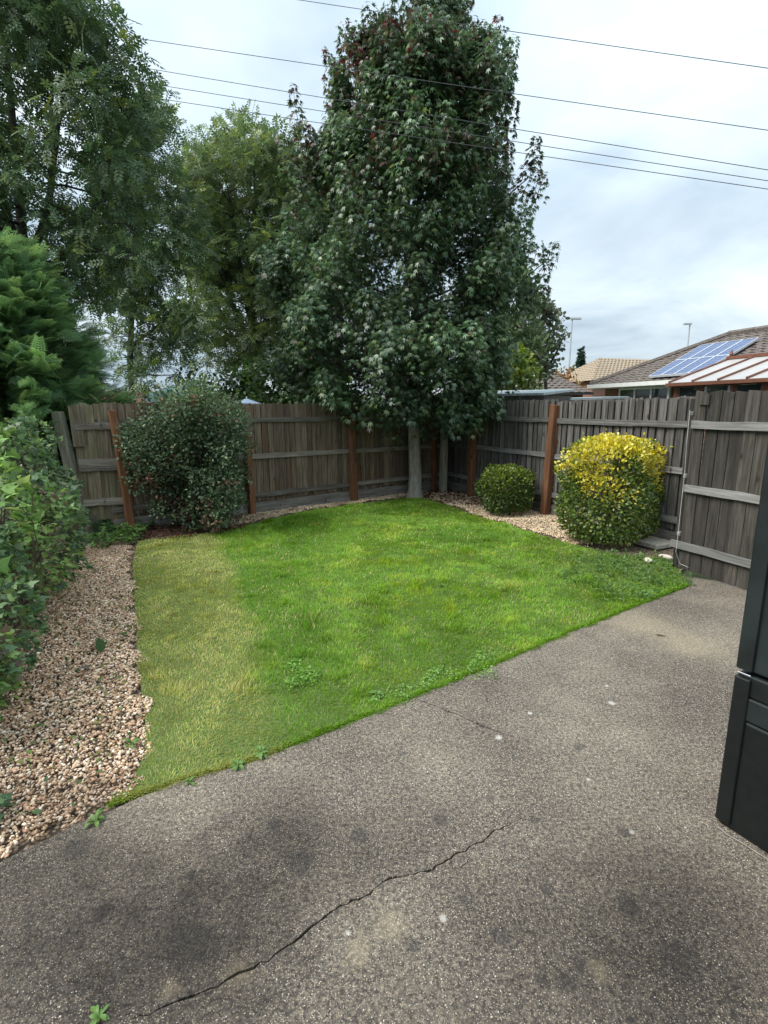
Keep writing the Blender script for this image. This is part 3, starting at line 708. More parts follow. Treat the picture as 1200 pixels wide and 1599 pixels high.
# gate on the right
ga, gb = G(1058,889), Vector((3.62,3.75,0))
gh = (gb-ga).normalized(); grz = math.atan2(gh.y, gh.x)
gt = thing('garden_gate', 'tall dark grey board gate with three pale horizontal rails beside the patio', 'gate', (ga.x, ga.y, 0), grz)
x = 0.0; i = 0; rr = random.Random(5); gl = (gb-ga).length
while x < gl-0.05:
    w = rr.uniform(0.115,0.135); board(gt, x+w/2, w-0.006, 0.0, 0.02+rr.uniform(0,0.01), 1.80+rr.uniform(-0.006,0.008), M['board_gate'], th=0.02, r=rr); x += w
for zr, x0 in ((0.27,-0.09),(0.86,0.0),(1.49,-0.0)): rail(gt, x0, gl*0.96, -0.004, zr, M['rail_gate'], h=0.074, th=0.03)
board(gt, 0.10, 0.10, -0.022, 1.68, 1.785, M['board_gate'], th=0.018, r=rr, name='patch_block')
for zr in (0.38, 0.98, 1.60):
    mb = MB(); mb.box(-0.035,0.0,-0.02,0.02,zr-0.018,zr+0.018); mb.build('hinge', M['rail_grey'], gt)
gpz = fence_post((ga.x+0.03, ga.y+0.09), 1.74, 'dark grey gate post between the grey fence and the board gate', M['board_gate'], w=0.05, rz=RR)
# loose white cord hanging down the gate edge
mb = MB(); pts = [P(1078,640,ga.y-0.02), P(1073,690,ga.y-0.05), P(1070,735,ga.y-0.03), P(1064,790,ga.y-0.04), P(1060,830,ga.y-0.06), P(1056,862,ga.y-0.05), P(1062,880,ga.y-0.05), Vector((ga.x+0.06,ga.y-0.13,0.05)), Vector((ga.x+0.13,ga.y-0.22,0.03)), Vector((ga.x+0.17,ga.y-0.17,0.09)), Vector((ga.x+0.13,ga.y-0.12,0.11))]
mb.tube(pts, [0.0018]*len(pts), 5); tag(mb.build('cord', M['white_dirty']), 'thin white cord hanging down the edge of the board gate', 'cord')

# ------------------------------------------------------------------ leaf templates
T_OVAL = ([(0,0,0),(0.30,0.30,0.06),(0.26,0.70,0.05),(0,1,-0.06),(-0.26,0.70,0.05),(-0.30,0.30,0.06),(0,0.5,-0.02)], [(0,1,2,6),(6,2,3),(0,6,4,5),(6,3,4)])
def star_leaf():
    ang = [-62,-38,-25,0,25,38,62]; v = [(0,0,0)]
    spec = [(-75,0.55,-.08),(-52,0.36,.02),(-34,0.92,-.10),(-16,0.45,.03),(0,1.08,-.12),(16,0.45,.03),(34,0.92,-.10),(52,0.36,.02),(75,0.55,-.08)]
    for a, r, z in spec: v.append((math.sin(math.radians(a))*r, math.cos(math.radians(a))*r+0.05, z))
    return v, [(0,i+1,i) for i in range(1,9)]
T_STAR = star_leaf()
def lobed_leaf():   # ivy / bramble
    spec = [(-95,0.45,-.05),(-60,0.62,-.06),(-32,0.52,.03),(0,1.0,-.1),(32,0.52,.03),(60,0.62,-.06),(95,0.45,-.05)]
    v = [(0,0,0)]+[(math.sin(math.radians(a))*r, math.cos(math.radians(a))*r+0.1, z) for a, r, z in spec]
    return v, [(0,i+1,i) for i in range(1,7)]
T_LOBE = lobed_leaf()
def pinnate(nl=4, w=0.075, ll=0.36):
    v, f = [], []
    def leaflet(ox, oy, a, L):
        b = len(v); ca, sa = math.cos(a), math.sin(a)
        for (x, y, z) in ((0,0,0),(w,0.45*L,0.02),(0,L,-0.10*L),(-w,0.45*L,0.02)):
            v.append((ox+x*ca+y*sa, oy-x*sa+y*ca, z-0.12*oy*oy))
        f.append((b,b+1,b+2,b+3))
    for i in range(nl):
        y = 0.18+0.6*i/(nl-1)
        for s in (-1,1): leaflet(0, y, s*math.radians(58), ll*(0.85+0.15*(i>0)))
    leaflet(0, 0.82, 0.0, ll); return v, f
T_PIN = pinnate()
T_PIN3 = pinnate(2, 0.11, 0.45)
def frond():        # flat feathery conifer spray
    v, f = [], []
    def blade(a, b_, w):
        a = np.array(a); b_ = np.array(b_); d = b_-a; s = np.array([-d[1], d[0], 0]); s = s/np.linalg.norm(s)*w
        k = len(v); v.extend([tuple(a-s), tuple(a+s), tuple(b_)]); f.append((k,k+1,k+2))
    blade((0,0,0),(0,1,-0.12),0.02)
    for i in range(7):
        y = 0.10+0.12*i; L = 0.46*(1-0.6*i/7)
        for s in (-1,1):
            zz = -0.1*y*y; e = (s*L*0.70, y+L*0.72, zz-0.06); blade((0,y,zz), e, 0.02)
            for q in (0.35, 0.65):
                m_ = (s*L*0.70*q, y+L*0.72*q, zz-0.06*q)
                blade(m_, (m_[0]+s*0.11*L/0.3, m_[1]+0.02, m_[2]-0.03), 0.016); blade(m_, (m_[0]+s*0.01, m_[1]+0.13*L/0.3, m_[2]), 0.016)
    return v, f
T_FROND = frond()

# ------------------------------------------------------------------ tree builder
def limb(mb, a, b_, r0, r1, bend=0.08, seg=5, n=6):
    a = Vector(a); b_ = Vector(b_); L = (b_-a).length; j = [Vector((0,0,0))]+[Vector((random.gauss(0,1),random.gauss(0,1),random.gauss(0,.5)))*L*bend*0.5 for _ in range(seg-1)]+[Vector((0,0,0))]
    mb.tube([a.lerp(b_, i/seg)+j[i] for i in range(seg+1)], [r0+(r1-r0)*i/seg for i in range(seg+1)], n)
def clump_tree(name, label, cat, base, stems, clumps, tmpl, size, cols, wts, leafm, barkm, trunk_r, group=None, droop=0.35, up=0.25, twigs=5, crown='crown', extra=None, hollow=0.55, low_bare=False, clip=None):
    """stems: list of polylines (world); clumps: (centre, radius vector, leaf count)"""
    base = Vector(base); t = thing(name, label, cat, base, 0, group)
    mb = MB(); stem_pts = []
    for i, sp in enumerate(stems):
        sp = [Vector(q)-base for q in sp]; n = len(sp); r0 = trunk_r*(1 if i == 0 else 0.62)
        rad = [r0*(1-0.8*k/(n-1)) for k in range(n)]
        mb.tube(sp, rad, 8)
        for k in range(n-1):
            for u in range(6): stem_pts.append((sp[k].lerp(sp[k+1], u/6), rad[k]))
    pos, ax, nr, sz, cc = [], [], [], [], []
    for (c, R, n) in clumps:
        c = Vector(c)-base; R = np.array(R, float)
        best = min(stem_pts, key=lambda q: (q[0]-c).length + max(0, (q[0].z-c.z))*0.9)
        lb = max(0.010, min(best[1]*0.5, 0.02*(c-best[0]).length))
        limb(mb, best[0], c, lb, 0.008, 0.10, 4, 5)
        u = rdir(n); rad = rng.random(n)**hollow
        p = u*rad[:,None]*R[None]+np.array(c)
        wob = vnoise(p*1.0+50, 3.0)
        keep = wob > 0.30; p, u = p[keep], u[keep]; m_ = len(p)
        for k in range(twigs):
            if m_ > 4: limb(mb, c, p[rng.integers(m_)], 0.008, 0.003, 0.12, 3, 3)
        a = u*0.6 + rdir(m_)*0.7; a[:,2] += up-droop*1.6*rng.random(m_)
        nn = rdir(m_)*0.55 + u*0.35; nn[:,2] += 0.75
        pos.append(p); ax.append(a); nr.append(nn); sz.append(rng.uniform(size[0], size[1], m_))
        tone = rng.uniform(0.78,1.22); cl = colmix(m_, cols, wts, 0.22)*tone
        cc.append(cl)
    pos = np.concatenate(pos); ax = np.concatenate(ax); nr = np.concatenate(nr); sz = np.concatenate(sz); cc = np.concatenate(cc)
    if clip is not None:
        k = clip(pos+np.array(base)); pos, ax, nr, sz, cc = pos[k], ax[k], nr[k], sz[k], cc[k]
    if extra is not None: cc = extra(pos+np.array(base), cc)
    o = mb.build('trunk', barkm, t, smooth=True)
    lf = scatter(crown, tmpl[0], tmpl[1], pos, ax, nr, sz, cc, leafm, t); tag(lf, kind='stuff')
    return t
def px_clumps(n, poly, Y0, Y1, r, nl, holes=(), seed=1, flat=0.8):
    """clump centres spread through a crown standing between depths Y0 and Y1"""
    r_ = random.Random(seed); out = []; pa = np.array(poly, float); lo, hi = pa.min(0), pa.max(0); tries = 0
    while len(out) < n and tries < 20000:
        tries += 1
        x = r_.uniform(lo[0], hi[0]); y = r_.uniform(lo[1], hi[1])
        if not inpoly(np.array([[x,y]]), poly)[0]: continue
        if any((x-h[0])**2+(y-h[1])**2 < h[2]**2 for h in holes): continue
        Y = r_.uniform(Y0, Y1); c = P(x, y, Y); R = r_.uniform(r[0], r[1])
        if any((Vector(q[0])-c).length < 0.45*(R+q[1][0]) for q in out): continue
        out.append((c, (R, R, R*flat*r_.uniform(0.8,1.2)), int(nl*(R/r[1])**2)))
    return out

# ------------------------------------------------------------------ houses and sheds beyond the fences
def frame_thing(name, label, cat, A, d, group=None):
    """local x along d, local y to its left, z up"""
    return thing(name, label, cat, (A[0], A[1], 0), math.atan2(d[1], d[0]), group)
def quad_box(mb, pts, th):
    pts = [Vector(p) for p in pts]; n = (pts[1]-pts[0]).cross(pts[-1]-pts[0]).normalized(); k = len(pts)
    low = [p-n*th for p in pts]; f = [tuple(range(k)), tuple(range(2*k-1, k-1, -1))]+[(i, k+i, k+(i+1) % k, (i+1) % k) for i in range(k)]
    mb.add(pts+low, f)
def tile_courses(parent, e0, e1, r0, r1, n, mat, lift=0.03, amp=0.018, wave=0.30):
    """overlapping tile courses laid on a roof plane from eave e0-e1 to ridge r0-r1; each course its own mesh"""
    e0, e1, r0, r1 = map(Vector, (e0, e1, r0, r1)); nrm = (e1-e0).cross(r0-e0).normalized()
    if nrm.z < 0: nrm = -nrm
    for i in range(n):
        t0, t1 = i/n, (i+1.12)/n
        t1 = min(t1, 1.0)
        a0, a1 = e0.lerp(r0, t0), e1.lerp(r1, t0); b0, b1 = e0.lerp(r0, t1), e1.lerp(r1, t1)
        L = (a1-a0).length; k = max(2, int(L/(wave/4))); v = []; f = []
        for j in range(k+1):
            s = j/k; w = amp*math.sin(2*math.pi*s*L/wave)+random.uniform(-0.004,0.004)
            lo_ = a0.lerp(a1, s); hi_ = b0.lerp(b1, s)
            v += [lo_+nrm*(lift+w), hi_+nrm*(0.006+w), lo_+nrm*(-0.01)]
        for j in range(k):
            q = j*3; f += [(q, q+3, q+4, q+1), (q+2, q+5, q+3, q)]
        mb = MB(); mb.add(v, f); mb.build('tile_course', mat, parent)
def window(parent, x0, x1, z0, z1, y, n=3, fw=0.06, fmat=None):
    mb = MB(); yy = (y-0.03, y+0.05)
    mb.box(x0, x1, *yy, z0, z0+fw); mb.box(x0, x1, *yy, z1-fw, z1)
    for i in range(n+1):
        xc = x0+(x1-x0-fw)*i/n; mb.box(xc, xc+fw, yy[0]+0.002, yy[1]-0.002, z0+fw-0.002, z1-fw+0.002)
    w = mb.build('window', fmat or M['white'], parent)
    for i in range(n):
        xa = x0+(x1-x0-fw)*i/n+fw; xb = x0+(x1-x0-fw)*(i+1)/n
        m2 = MB(); m2.box(xa-0.005, xb+0.005, y, y+0.012, z0+fw-0.005, z1-fw+0.005); m2.build('pane', M['pane'], w)

# bungalow with solar panels: eave runs towards the camera (local x), its roof rises away from us (local +y)
hd = Vector((0.30,-0.954,0)); 
bA = P(922,601,20.0)
BH = frame_thing('bungalow', 'red brick bungalow with brown tiled hipped roof carrying solar panels', 'house', bA, hd)
EV, RG, RUN, LEN = bA.z, 3.98, 2.95, 13.0
mb = MB(); mb.box(0.35, LEN, 0.40, RUN*2-0.4, 0.0, EV-0.12); mb.build('wall', M['brick'], BH)
mb = MB()
mb.add([(0,0,EV),(LEN,0,EV),(LEN,RUN,RG),(RUN,RUN,RG),(0,2*RUN,EV),(LEN,2*RUN,EV),(0.2,0.2,EV-0.12),(LEN,0.2,EV-0.12),(LEN,2*RUN-.2,EV-.12),(0.2,2*RUN-.2,EV-.12)],
       [(0,1,2,3),(4,0,3),(5,4,3,2),(1,5,2),(6,9,8,7)])
rf = mb.build('roof', M['tile'], BH)
tile_courses(rf, (0,0,EV),(LEN,0,EV),(RUN,RUN,RG),(LEN,RUN,RG), 17, M['tile'])
tile_courses(rf, (0,2*RUN,EV),(0,0,EV),(RUN,RUN,RG),(RUN,RUN,RG), 17, M['tile'])
mb = MB(); mb.tube([(0,0,EV+0.03),(RUN,RUN,RG+0.05)], [0.10,0.10], 6); mb.tube([(RUN,RUN,RG+0.05),(LEN,RUN,RG+0.05)], [0.11,0.11], 6); mb.build('ridge_tiles', M['tile'], rf)
mb = MB(); mb.box(-0.05, 7.4, -0.10, 0.02, EV-0.13, EV+0.0); mb.build('gutter', M['gutter'], BH)
mb = MB(); mb.box(-0.05, 7.4, 0.03, 0.40, EV-0.155, EV-0.13); mb.build('soffit', M['white'], BH)
mb = MB(); mb.box(3.6, 3.68, 0.25, 0.38, 0, EV-0.16); mb.build('downpipe', M['dark_plastic'], BH)
window(BH, 1.2, 3.4, EV-1.2, EV-0.165, 0.30, 3)
window(BH, 5.2, 6.2, EV-1.2, EV-0.165, 0.30, 1)
# solar panels: corners found where the sight lines meet the roof plane
def roof_local(px, py):
    r = ray(px, py); o = Vector((0,0,CAM_H)); yv = Vector((-hd.y, hd.x, 0)); org = Vector((bA.x, bA.y, EV))
    s = (RG-EV)/RUN; n = Vector((0,0,1)) - yv*s           # plane: z-EV = s*(y local)
    t = (org-o).dot(n)/r.dot(n); p = o+r*t-org
    return p.dot(hd), p.dot(yv)
x1_, y1_ = roof_local(1015,594); x2_, y2_ = roof_local(1188,534)
xl, _ = roof_local(1067,547)
sl = math.sqrt(1+((RG-EV)/RUN)**2)
tilt_m = Matrix.Rotation(math.atan2(RG-EV, RUN), 4, 'X')
ylo, yhi = y1_, y2_
xa, xb = x1_, x2_; pw = (xb-xa)/4; ph = (yhi-ylo)*sl/2
for row in range(2):
    for i in range(4):
        if row == 0 and i == 3: pass
        px_ = xa+i*pw; py_ = (ylo*sl+row*ph)
        mb = MB(); mb.box(0.03, pw-0.03, 0.03, ph-0.03, 0.10, 0.145); p_ = mb.build('solar_panel', M['solar'], BH)
        p_.matrix_local = Matrix.Translation((px_, 0, EV)) @ tilt_m @ Matrix.Translation((0, py_, 0))
        mb = MB()
        for bx in ((0,pw,0,0.028),(0,pw,ph-0.028,ph),(0,0.028,0.03,ph-0.03),(pw-0.028,pw,0.03,ph-0.03)): mb.box(bx[0]+0.004, bx[1]-0.004, bx[2]+0.004, bx[3]-0.004, 0.09, 0.155)
        mb.build('frame', M['alu'], p_)
# conservatory
cA = P(1045,598,12.6); CE = cA.z; CR = 2.80; CW = 1.75; CL = 4.5
CV = frame_thing('conservatory', 'brown framed conservatory with translucent panel roof in front of the bungalow', 'conservatory', cA, hd)
mb = MB(); mb.box(0.15, CL, 0.12, 2*CW-0.12, 0, 1.2); mb.build('wall', M['brick'], CV)
mb = MB()
for i in range(7):
    x = 0.12+i*(CL-0.24)/6; mb.box(x-0.04, x+0.04, 0.10, 0.18, 1.2, CE)
mb.box(0.0, CL, 0.06, 0.2, CE-0.10, CE-0.02); mb.box(0.05, 0.13, 0.2, 2*CW-0.2, CE-0.1, CE-0.02)
for i in range(5): mb.box(0.05, 0.13, 0.2+i*(2*CW-0.44)/4, 0.28+i*(2*CW-0.44)/4, 1.2, CE-0.1)
mb.build('frame', M['terracotta'], CV)
for i in range(6):
    x = 0.12+i*(CL-0.24)/6; m2 = MB(); xe = x+(CL-0.24)/6
    m2.box(x+0.045, xe-0.045, 0.13, 0.145, 1.2, CE-0.38); m2.box(x+0.045, xe-0.045, 0.13, 0.145, CE-0.31, CE-0.11); w = m2.build('pane', M['pane'], CV)
    m2 = MB(); m2.box(x+0.05, xe-0.05, 0.11, 0.16, CE-0.375, CE-0.315); 
    m2.box(x+0.05, x+0.10, 0.11, 0.16, CE-0.31, CE-0.11); m2.box(xe-0.1, xe-0.05, 0.11, 0.16, CE-0.31, CE-0.11); m2.build('sash', M['white_dirty'] if i % 2 else M['terracotta'], w)
nb = 7
for i in range(nb):
    x0, x1 = 0.02+i*(CL-0.04)/nb, 0.02+(i+1)*(CL-0.04)/nb
    for s in (0, 1):
        mb = MB(); ye, ym = (0.0, CW) if s == 0 else (2*CW, CW)
        pts = [(x0+0.02,ye,CE),(x1-0.02,ye,CE),(x1-0.02,ym,CR),(x0+0.02,ym,CR)]
        if s: pts = pts[::-1]
        quad_box(mb, pts, 0.02); mb.build('roof_panel', M['poly'], CV)
mb = MB()
for i in range(nb+1):
    x = 0.02+i*(CL-0.04)/nb; mb.bar((x,-0.02,CE+0.012),(x,CW,CR+0.012),0.035,0.05); mb.bar((x,2*CW+.02,CE+0.012),(x,CW,CR+0.012),0.035,0.05)
mb.build('glazing_bars', M['terracotta'], CV)
mb = MB(); mb.bar((-0.03,CW,CR+0.03),(CL,CW,CR+0.03),0.12,0.07); mb.box(-0.03,CL,-0.07,0.0,CE-0.08,CE-0.01); mb.build('ridge_beam', M['terracotta'], CV)
for x in (0.05, 1.9):
    mb = MB(); mb.tube([(x,CW,CR+0.05),(x,CW,CR+0.12),(x,CW,CR+0.16),(x,CW,CR+0.22)], [0.025,0.045,0.03,0.01], 8); mb.build('finial', M['terracotta'], CV)

def small_house(name, label, A, d, L, run, ev, rg, rmat, wmat, cat='house', courses=10, hip=True):
    t = frame_thing(name, label, cat, A, d)
    mb = MB(); mb.box(0.3, L-0.3, 0.3, 2*run-0.3, 0, ev-0.05); mb.build('wall', wmat, t)
    h = run if hip else 0.0
    mb = MB(); mb.add([(0,0,ev),(L,0,ev),(L-h,run,rg),(h,run,rg),(0,2*run,ev),(L,2*run,ev)], [(0,1,2,3),(4,0,3),(5,4,3,2),(1,5,2),(0,4,5,1)]); r = mb.build('roof', rmat, t)
    tile_courses(r, (0,0,ev),(L,0,ev),(h,run,rg),(L-h,run,rg), courses, rmat)
    tile_courses(r, (0,2*run,ev),(0,0,ev),(h,run,rg),(h,run,rg), courses, rmat)
    mb = MB(); mb.box(-0.04, L+0.04, -0.09, 0.0, ev-0.10, ev-0.01); mb.build('gutter', M['dark_plastic'], t)
    return t
p = P(922,611,17.0); q = P(846,584,19.0)
small_house('garage', 'low garage with brown tiled pitched roof just above the grey fence', P(800,613,23.0), (0.99,-0.12), 3.3, 1.4, P(800,613,23).z, P(855,582,24.0).z, M['tile'], M['brick'], 'garage', 9, True)
p = P(925,600,34); small_house('tan_roof_house', 'distant house with plain tan hipped roof behind the bungalow', (p.x, p.y), (0.95,0.3), 13.0, 2.6, P(925,594,34).z, P(1000,556,36.0).z, M['tile_pale'], M['brick'], 'house', 12, True)
p = P(60,640,24); small_house('red_roof_house', 'house with dark red roof half hidden behind the conifer', (p.x-2, p.y+2), (0.95,0.3), 9.0, 2.4, 1.9, P(170,607,26).z, M['tile_red'], M['brick'], 'house', 10, False)

# sheds directly behind the right fence
def shed(name, label, A, d, L, W, h0, h1, rmat):
    t = frame_thing(name, label, 'shed', A, d)
    mb = MB(); mb.box(0.06, L-0.06, 0.06, W-0.06, 0, h0-0.04); mb.build('wall', M['board_grey'], t)
    mb = MB(); k = 40; v = []; f = []
    for j in range(k+1):
        x = L*j/k; w = 0.003*math.sin(j*math.pi/2)
        v += [(x,0,h0+w),(x,W,h1+w),(x,0,h0+w-0.045),(x,W,h1+w-0.045)]
    for j in range(k):
        a = j*4; f += [(a,a+4,a+5,a+1),(a+2,a+3,a+7,a+6),(a,a+2,a+6,a+4),(a+1,a+5,a+7,a+3)]
    f += [(0,1,3,2),(k*4,k*4+2,k*4+3,k*4+1)]
    mb.add(v, f); mb.build('roof', rmat, t)
    mb = MB(); mb.box(0.0, L, 0.01, 0.03, h0-0.15, h0-0.06); mb.build('fascia', M['bark_dark'], t)
    return t
sA = P(716,616,11.9)
shed('shed', 'grey sheet-roofed shed in the corner behind the fence, beside the sweetgum', (sA.x, sA.y), (0.75,-0.66), 2.0, 1.6, sA.z, sA.z+0.12, M['felt'])
s2 = P(838,620,12.5)
shed('shed', 'low flat shed roof behind the grey fence between the corner shed and bungalow', (s2.x, s2.y), (0.5,-0.86), 1.0, 2.0, 1.86, 1.92, M['felt'])

# turquoise canopy and blue parasol behind the back fence
mb = MB(); c = P(300,650,15.5); k = 10; ring = []; v = []; f = []
pt = thing('garden_canopy', 'pale turquoise garden canopy glimpsed above the large shrub', 'canopy', (c.x, c.y, 0))
v = [(-1.0,-0.8,2.0),(1.0,-0.8,2.0),(1.0,0.8,2.0),(-1.0,0.8,2.0),(-0.15,0,2.36),(0.15,0,2.36),(-1.0,-0.8,1.82),(1.0,-0.8,1.82),(1.0,0.8,1.82),(-1.0,0.8,1.82)]
mb.add(v, [(0,1,5,4),(1,2,5),(2,3,4,5),(3,0,4),(0,6,7,1),(1,7,8,2),(2,8,9,3),(3,9,6,0)]); mb.build('canvas', M['teal'], pt)
for sx in (-1,1):
    for sy in (-1,1):
        mb = MB(); mb.tube([(sx*0.96,sy*0.76,0),(sx*0.96,sy*0.76,1.95)], [0.02,0.02], 6); mb.build('pole', M['metal_grey'], pt)
c = P(386,634,12.5); pt = thing('parasol', 'small blue and white parasol top peeping over the back fence', 'parasol', (c.x, c.y, 0))
mb = MB(); k = 8; zt = P(386,622,12.5).z; v = [(0,0,zt)]+[(0.62*math.cos(2*math.pi*i/k),0.62*math.sin(2*math.pi*i/k),zt-0.22) for i in range(k)]
mb.add(v, [(0,1+i,1+(i+1)%k) for i in range(k)]); mb.build('canopy', M['blue'], pt)
mb = MB(); mb.tube([(0,0,0),(0,0,zt+0.05)], [0.02,0.015], 6); mb.build('pole', M['white'], pt)

# street lamps
def street_lamp(px, py, D, label, arm):
    top = P(px, py, D); t = thing('street_lamp', label, 'street lamp', (top.x, top.y, 0), 0, 'street lamps')
    mb = MB(); mb.tube([(0,0,0),(0,0,1.2),(0,0,1.25),(0,0,top.z)], [0.10,0.10,0.07,0.05], 8); mb.build('pole', M['metal_grey'], t)
    mb = MB(); mb.box(min(0,arm)-0.1, max(0,arm)+0.1, -0.12, 0.12, top.z, top.z+0.12); mb.build('lamp_head', M['metal_grey'], t)
street_lamp(894, 499, 38, 'tall thin street lamp rising beside the far dark conifer', 0.5)
street_lamp(1078, 507, 44, 'distant street lamp rising behind the roof ridge of the bungalow', -0.4)

# overhead cables
def cable(a, b_, label, sag=0.12, Y=(9.3,6.8)):
    A, B = P(*a, Y[0]), P(*b_, Y[1]); d = B-A; A2, B2 = A-d*1.6, B+d*1.6
    mb = MB(); pts = []
    for i in range(41):
        t = i/40; s = (t*4.2-1.6); pts.append(A2.lerp(B2, t)+Vector((0,0,-sag*(1-((s-0.5)/2.1)**2)+sag*(1-(0.5/2.1)**2))))
    mb.tube(pts, [0.0042]*41, 5); tag(mb.build('overhead_cable', M['wire']), label, 'cable', 'overhead cables')
cable((472,0),(1200,106), 'topmost overhead cable crossing the tip of the sweetgum')
cable((165,52),(1200,203), 'second overhead cable from the top, starting at the ash crown')
cable((222,105),(1200,265), 'third overhead cable down, uppermost of the closely spaced three')
cable((240,131),(1200,282), 'middle cable of the closely spaced lower three')
cable((245,153),(1200,295), 'lowest of the overhead cables')

# ------------------------------------------------------------------ trees beyond the fences
ASH = [(0.076,0.129,0.058),(0.109,0.170,0.073),(0.055,0.097,0.050),(0.171,0.225,0.064)]
def stems_px(lst): return [[P(x, y, Y) for (x, y, Y) in s] for s in lst]
# large ash at the left
bx = P(30,640,9.5); base1 = Vector((bx.x, 9.5, -0.05))
poly1 = [(-170,-160),(100,-150),(125,-40),(150,25),(215,80),(222,140),(215,210),(225,290),(210,380),(170,440),(110,480),(-40,470),(-170,430)]
c1 = px_clumps(135, poly1, 8.1, 11.0, (0.33,0.60), 165, holes=[(30,165,24),(70,300,20),(10,330,24),(150,190,14),(110,420,22),(0,60,16),(160,330,14)], seed=11)
clump_tree('ash_tree', 'tall dark ash tree with several stems filling the upper left corner', 'tree', base1,
  [[base1, base1+Vector((0.1,0,2.5)), P(38,400,9.50), P(25,250,9.57), P(10,80,9.57), P(20,-120,9.64)], [P(38,430,9.50), P(75,330,9.43), P(90,200,9.29), P(120,40,9.29)], [P(38,420,9.50), P(0,300,9.71), P(-50,150,9.85), P(-90,-20,9.85)], [P(45,450,9.50), P(120,380,9.22), P(170,280,9.15), P(195,150,9.15)]],
  c1, T_PIN, (0.17,0.27), ASH, [0.4,0.3,0.22,0.08], M['leaf'], M['bark_dark'], 0.12, 'trees beyond the fence', droop=0.5)
# second ash, slimmer, in front of the gap
bx = P(205,640,15.5); base2 = Vector((bx.x, 15.5, -0.05))
poly2 = [(170,170),(225,140),(272,165),(258,230),(285,280),(305,330),(312,420),(300,520),(285,585),(235,560),(215,600),(190,580),(150,470),(160,300)]
c2 = px_clumps(92, poly2, 13.8, 16.8, (0.35,0.62), 110, holes=[(262,572,22),(205,548,14),(232,500,10),(285,545,12)], seed=21)
clump_tree('ash_tree', 'slimmer ash tree with hanging leafy shoots and sky gaps behind the shrub', 'tree', base2,
  [[base2, P(203,560,15.5), P(208,450,15.4), P(220,330,15.4), P(235,200,15.3)], [P(205,500,15.5), P(250,430,15.2), P(285,330,15.1)], [P(205,540,15.5), P(245,510,15.4), P(280,480,15.2)]],
  c2, T_PIN, (0.24,0.36), ASH, [0.36,0.34,0.2,0.10], M['leaf'], M['bark_dark'], 0.10, 'trees beyond the fence', droop=0.6)
# lighter tree in the middle
bx = P(398,640,20.0); base3 = Vector((bx.x, 20.0, -0.05))
poly3 = [(378,180),(395,182),(420,225),(442,215),(462,255),(500,275),(545,330),(560,420),(540,500),(470,540),(420,560),(350,575),(310,560),(295,500),(290,420),(300,330),(292,260),(325,205)]
c3 = px_clumps(140, poly3, 18.0, 22.5, (0.45,0.85), 165, holes=[(345,560,14),(385,545,10),(365,385,9)], seed=31)
LT = [(0.118,0.179,0.075),(0.161,0.225,0.090),(0.085,0.136,0.060),(0.227,0.285,0.077)]
clump_tree('ash_tree', 'paler green ash tree standing farther back, left of the sweetgum', 'tree', base3,
  [[base3, P(396,560,20), P(392,470,20), P(398,350,20), P(400,200,20)], [P(396,560,20), P(425,480,19.8), P(455,380,19.8), P(480,290,19.6)], [P(395,540,20), P(360,470,20.1), P(335,350,20.2), P(330,240,20)], [P(392,500,20), P(375,420,19.6), P(360,300,19.5)]],
  c3, T_PIN, (0.30,0.45), LT, [0.36,0.3,0.2,0.14], M['leaf'], M['bark_dark'], 0.20, 'trees beyond the fence', droop=0.45)
# dark broad bush and lime bush just over the back fence
def bush(name, label, px, py_top, Y, halfw_px, tmpl, size, cols, wts, nclump, nl, seed, mat=None, cat='bush', group='bushes beyond the fence', rr=(0.35,0.6)):
    b = P(px, 640, Y); base = Vector((b.x, Y, -0.05)); hw = halfw_px
    poly = [(px-hw,660),(px-hw*1.05,(py_top+640)/2),(px-hw*0.7,py_top+8),(px,py_top),(px+hw*0.7,py_top+10),(px+hw*1.05,(py_top+640)/2),(px+hw,660)]
    w = hw*Y/820*0.8; cl = px_clumps(nclump, poly, Y-w, Y+w, rr, nl, seed=seed)
    return clump_tree(name, label, cat, base, [[base, P(px, (py_top+640)/2, Y), P(px+4, py_top+20, Y)], [base, P(px-hw*.4, (py_top*.4+640*.6), Y)], [base, P(px+hw*.4, (py_top*.4+640*.6), Y)]], cl, tmpl, size, cols, wts, mat or M['leaf'], M['bark_dark'], 0.07, group)
bush('leafy_bush', 'dark green leafy bush behind the back fence under the pale ash', 455, 545, 14.0, 72, T_OVAL, (0.10,0.16), [(0.05,0.10,0.028),(0.035,0.075,0.025),(0.08,0.14,0.035)], [0.45,0.3,0.25], 34, 330, 41)
bush('leafy_bush', 'lime green bush seen through the gap left of the sweetgum', 512, 540, 26.0, 30, T_OVAL, (0.14,0.22), [(0.2,0.3,0.04),(0.28,0.38,0.06)], [0.6,0.4], 22, 240, 42, rr=(0.45,0.7))
bush('leafy_bush', 'dark bush low behind the back fence between shrub and parasol', 340, 590, 15.5, 70, T_OVAL, (0.10,0.16), [(0.035,0.07,0.028),(0.05,0.09,0.03)], [0.5,0.5], 22, 240, 43)
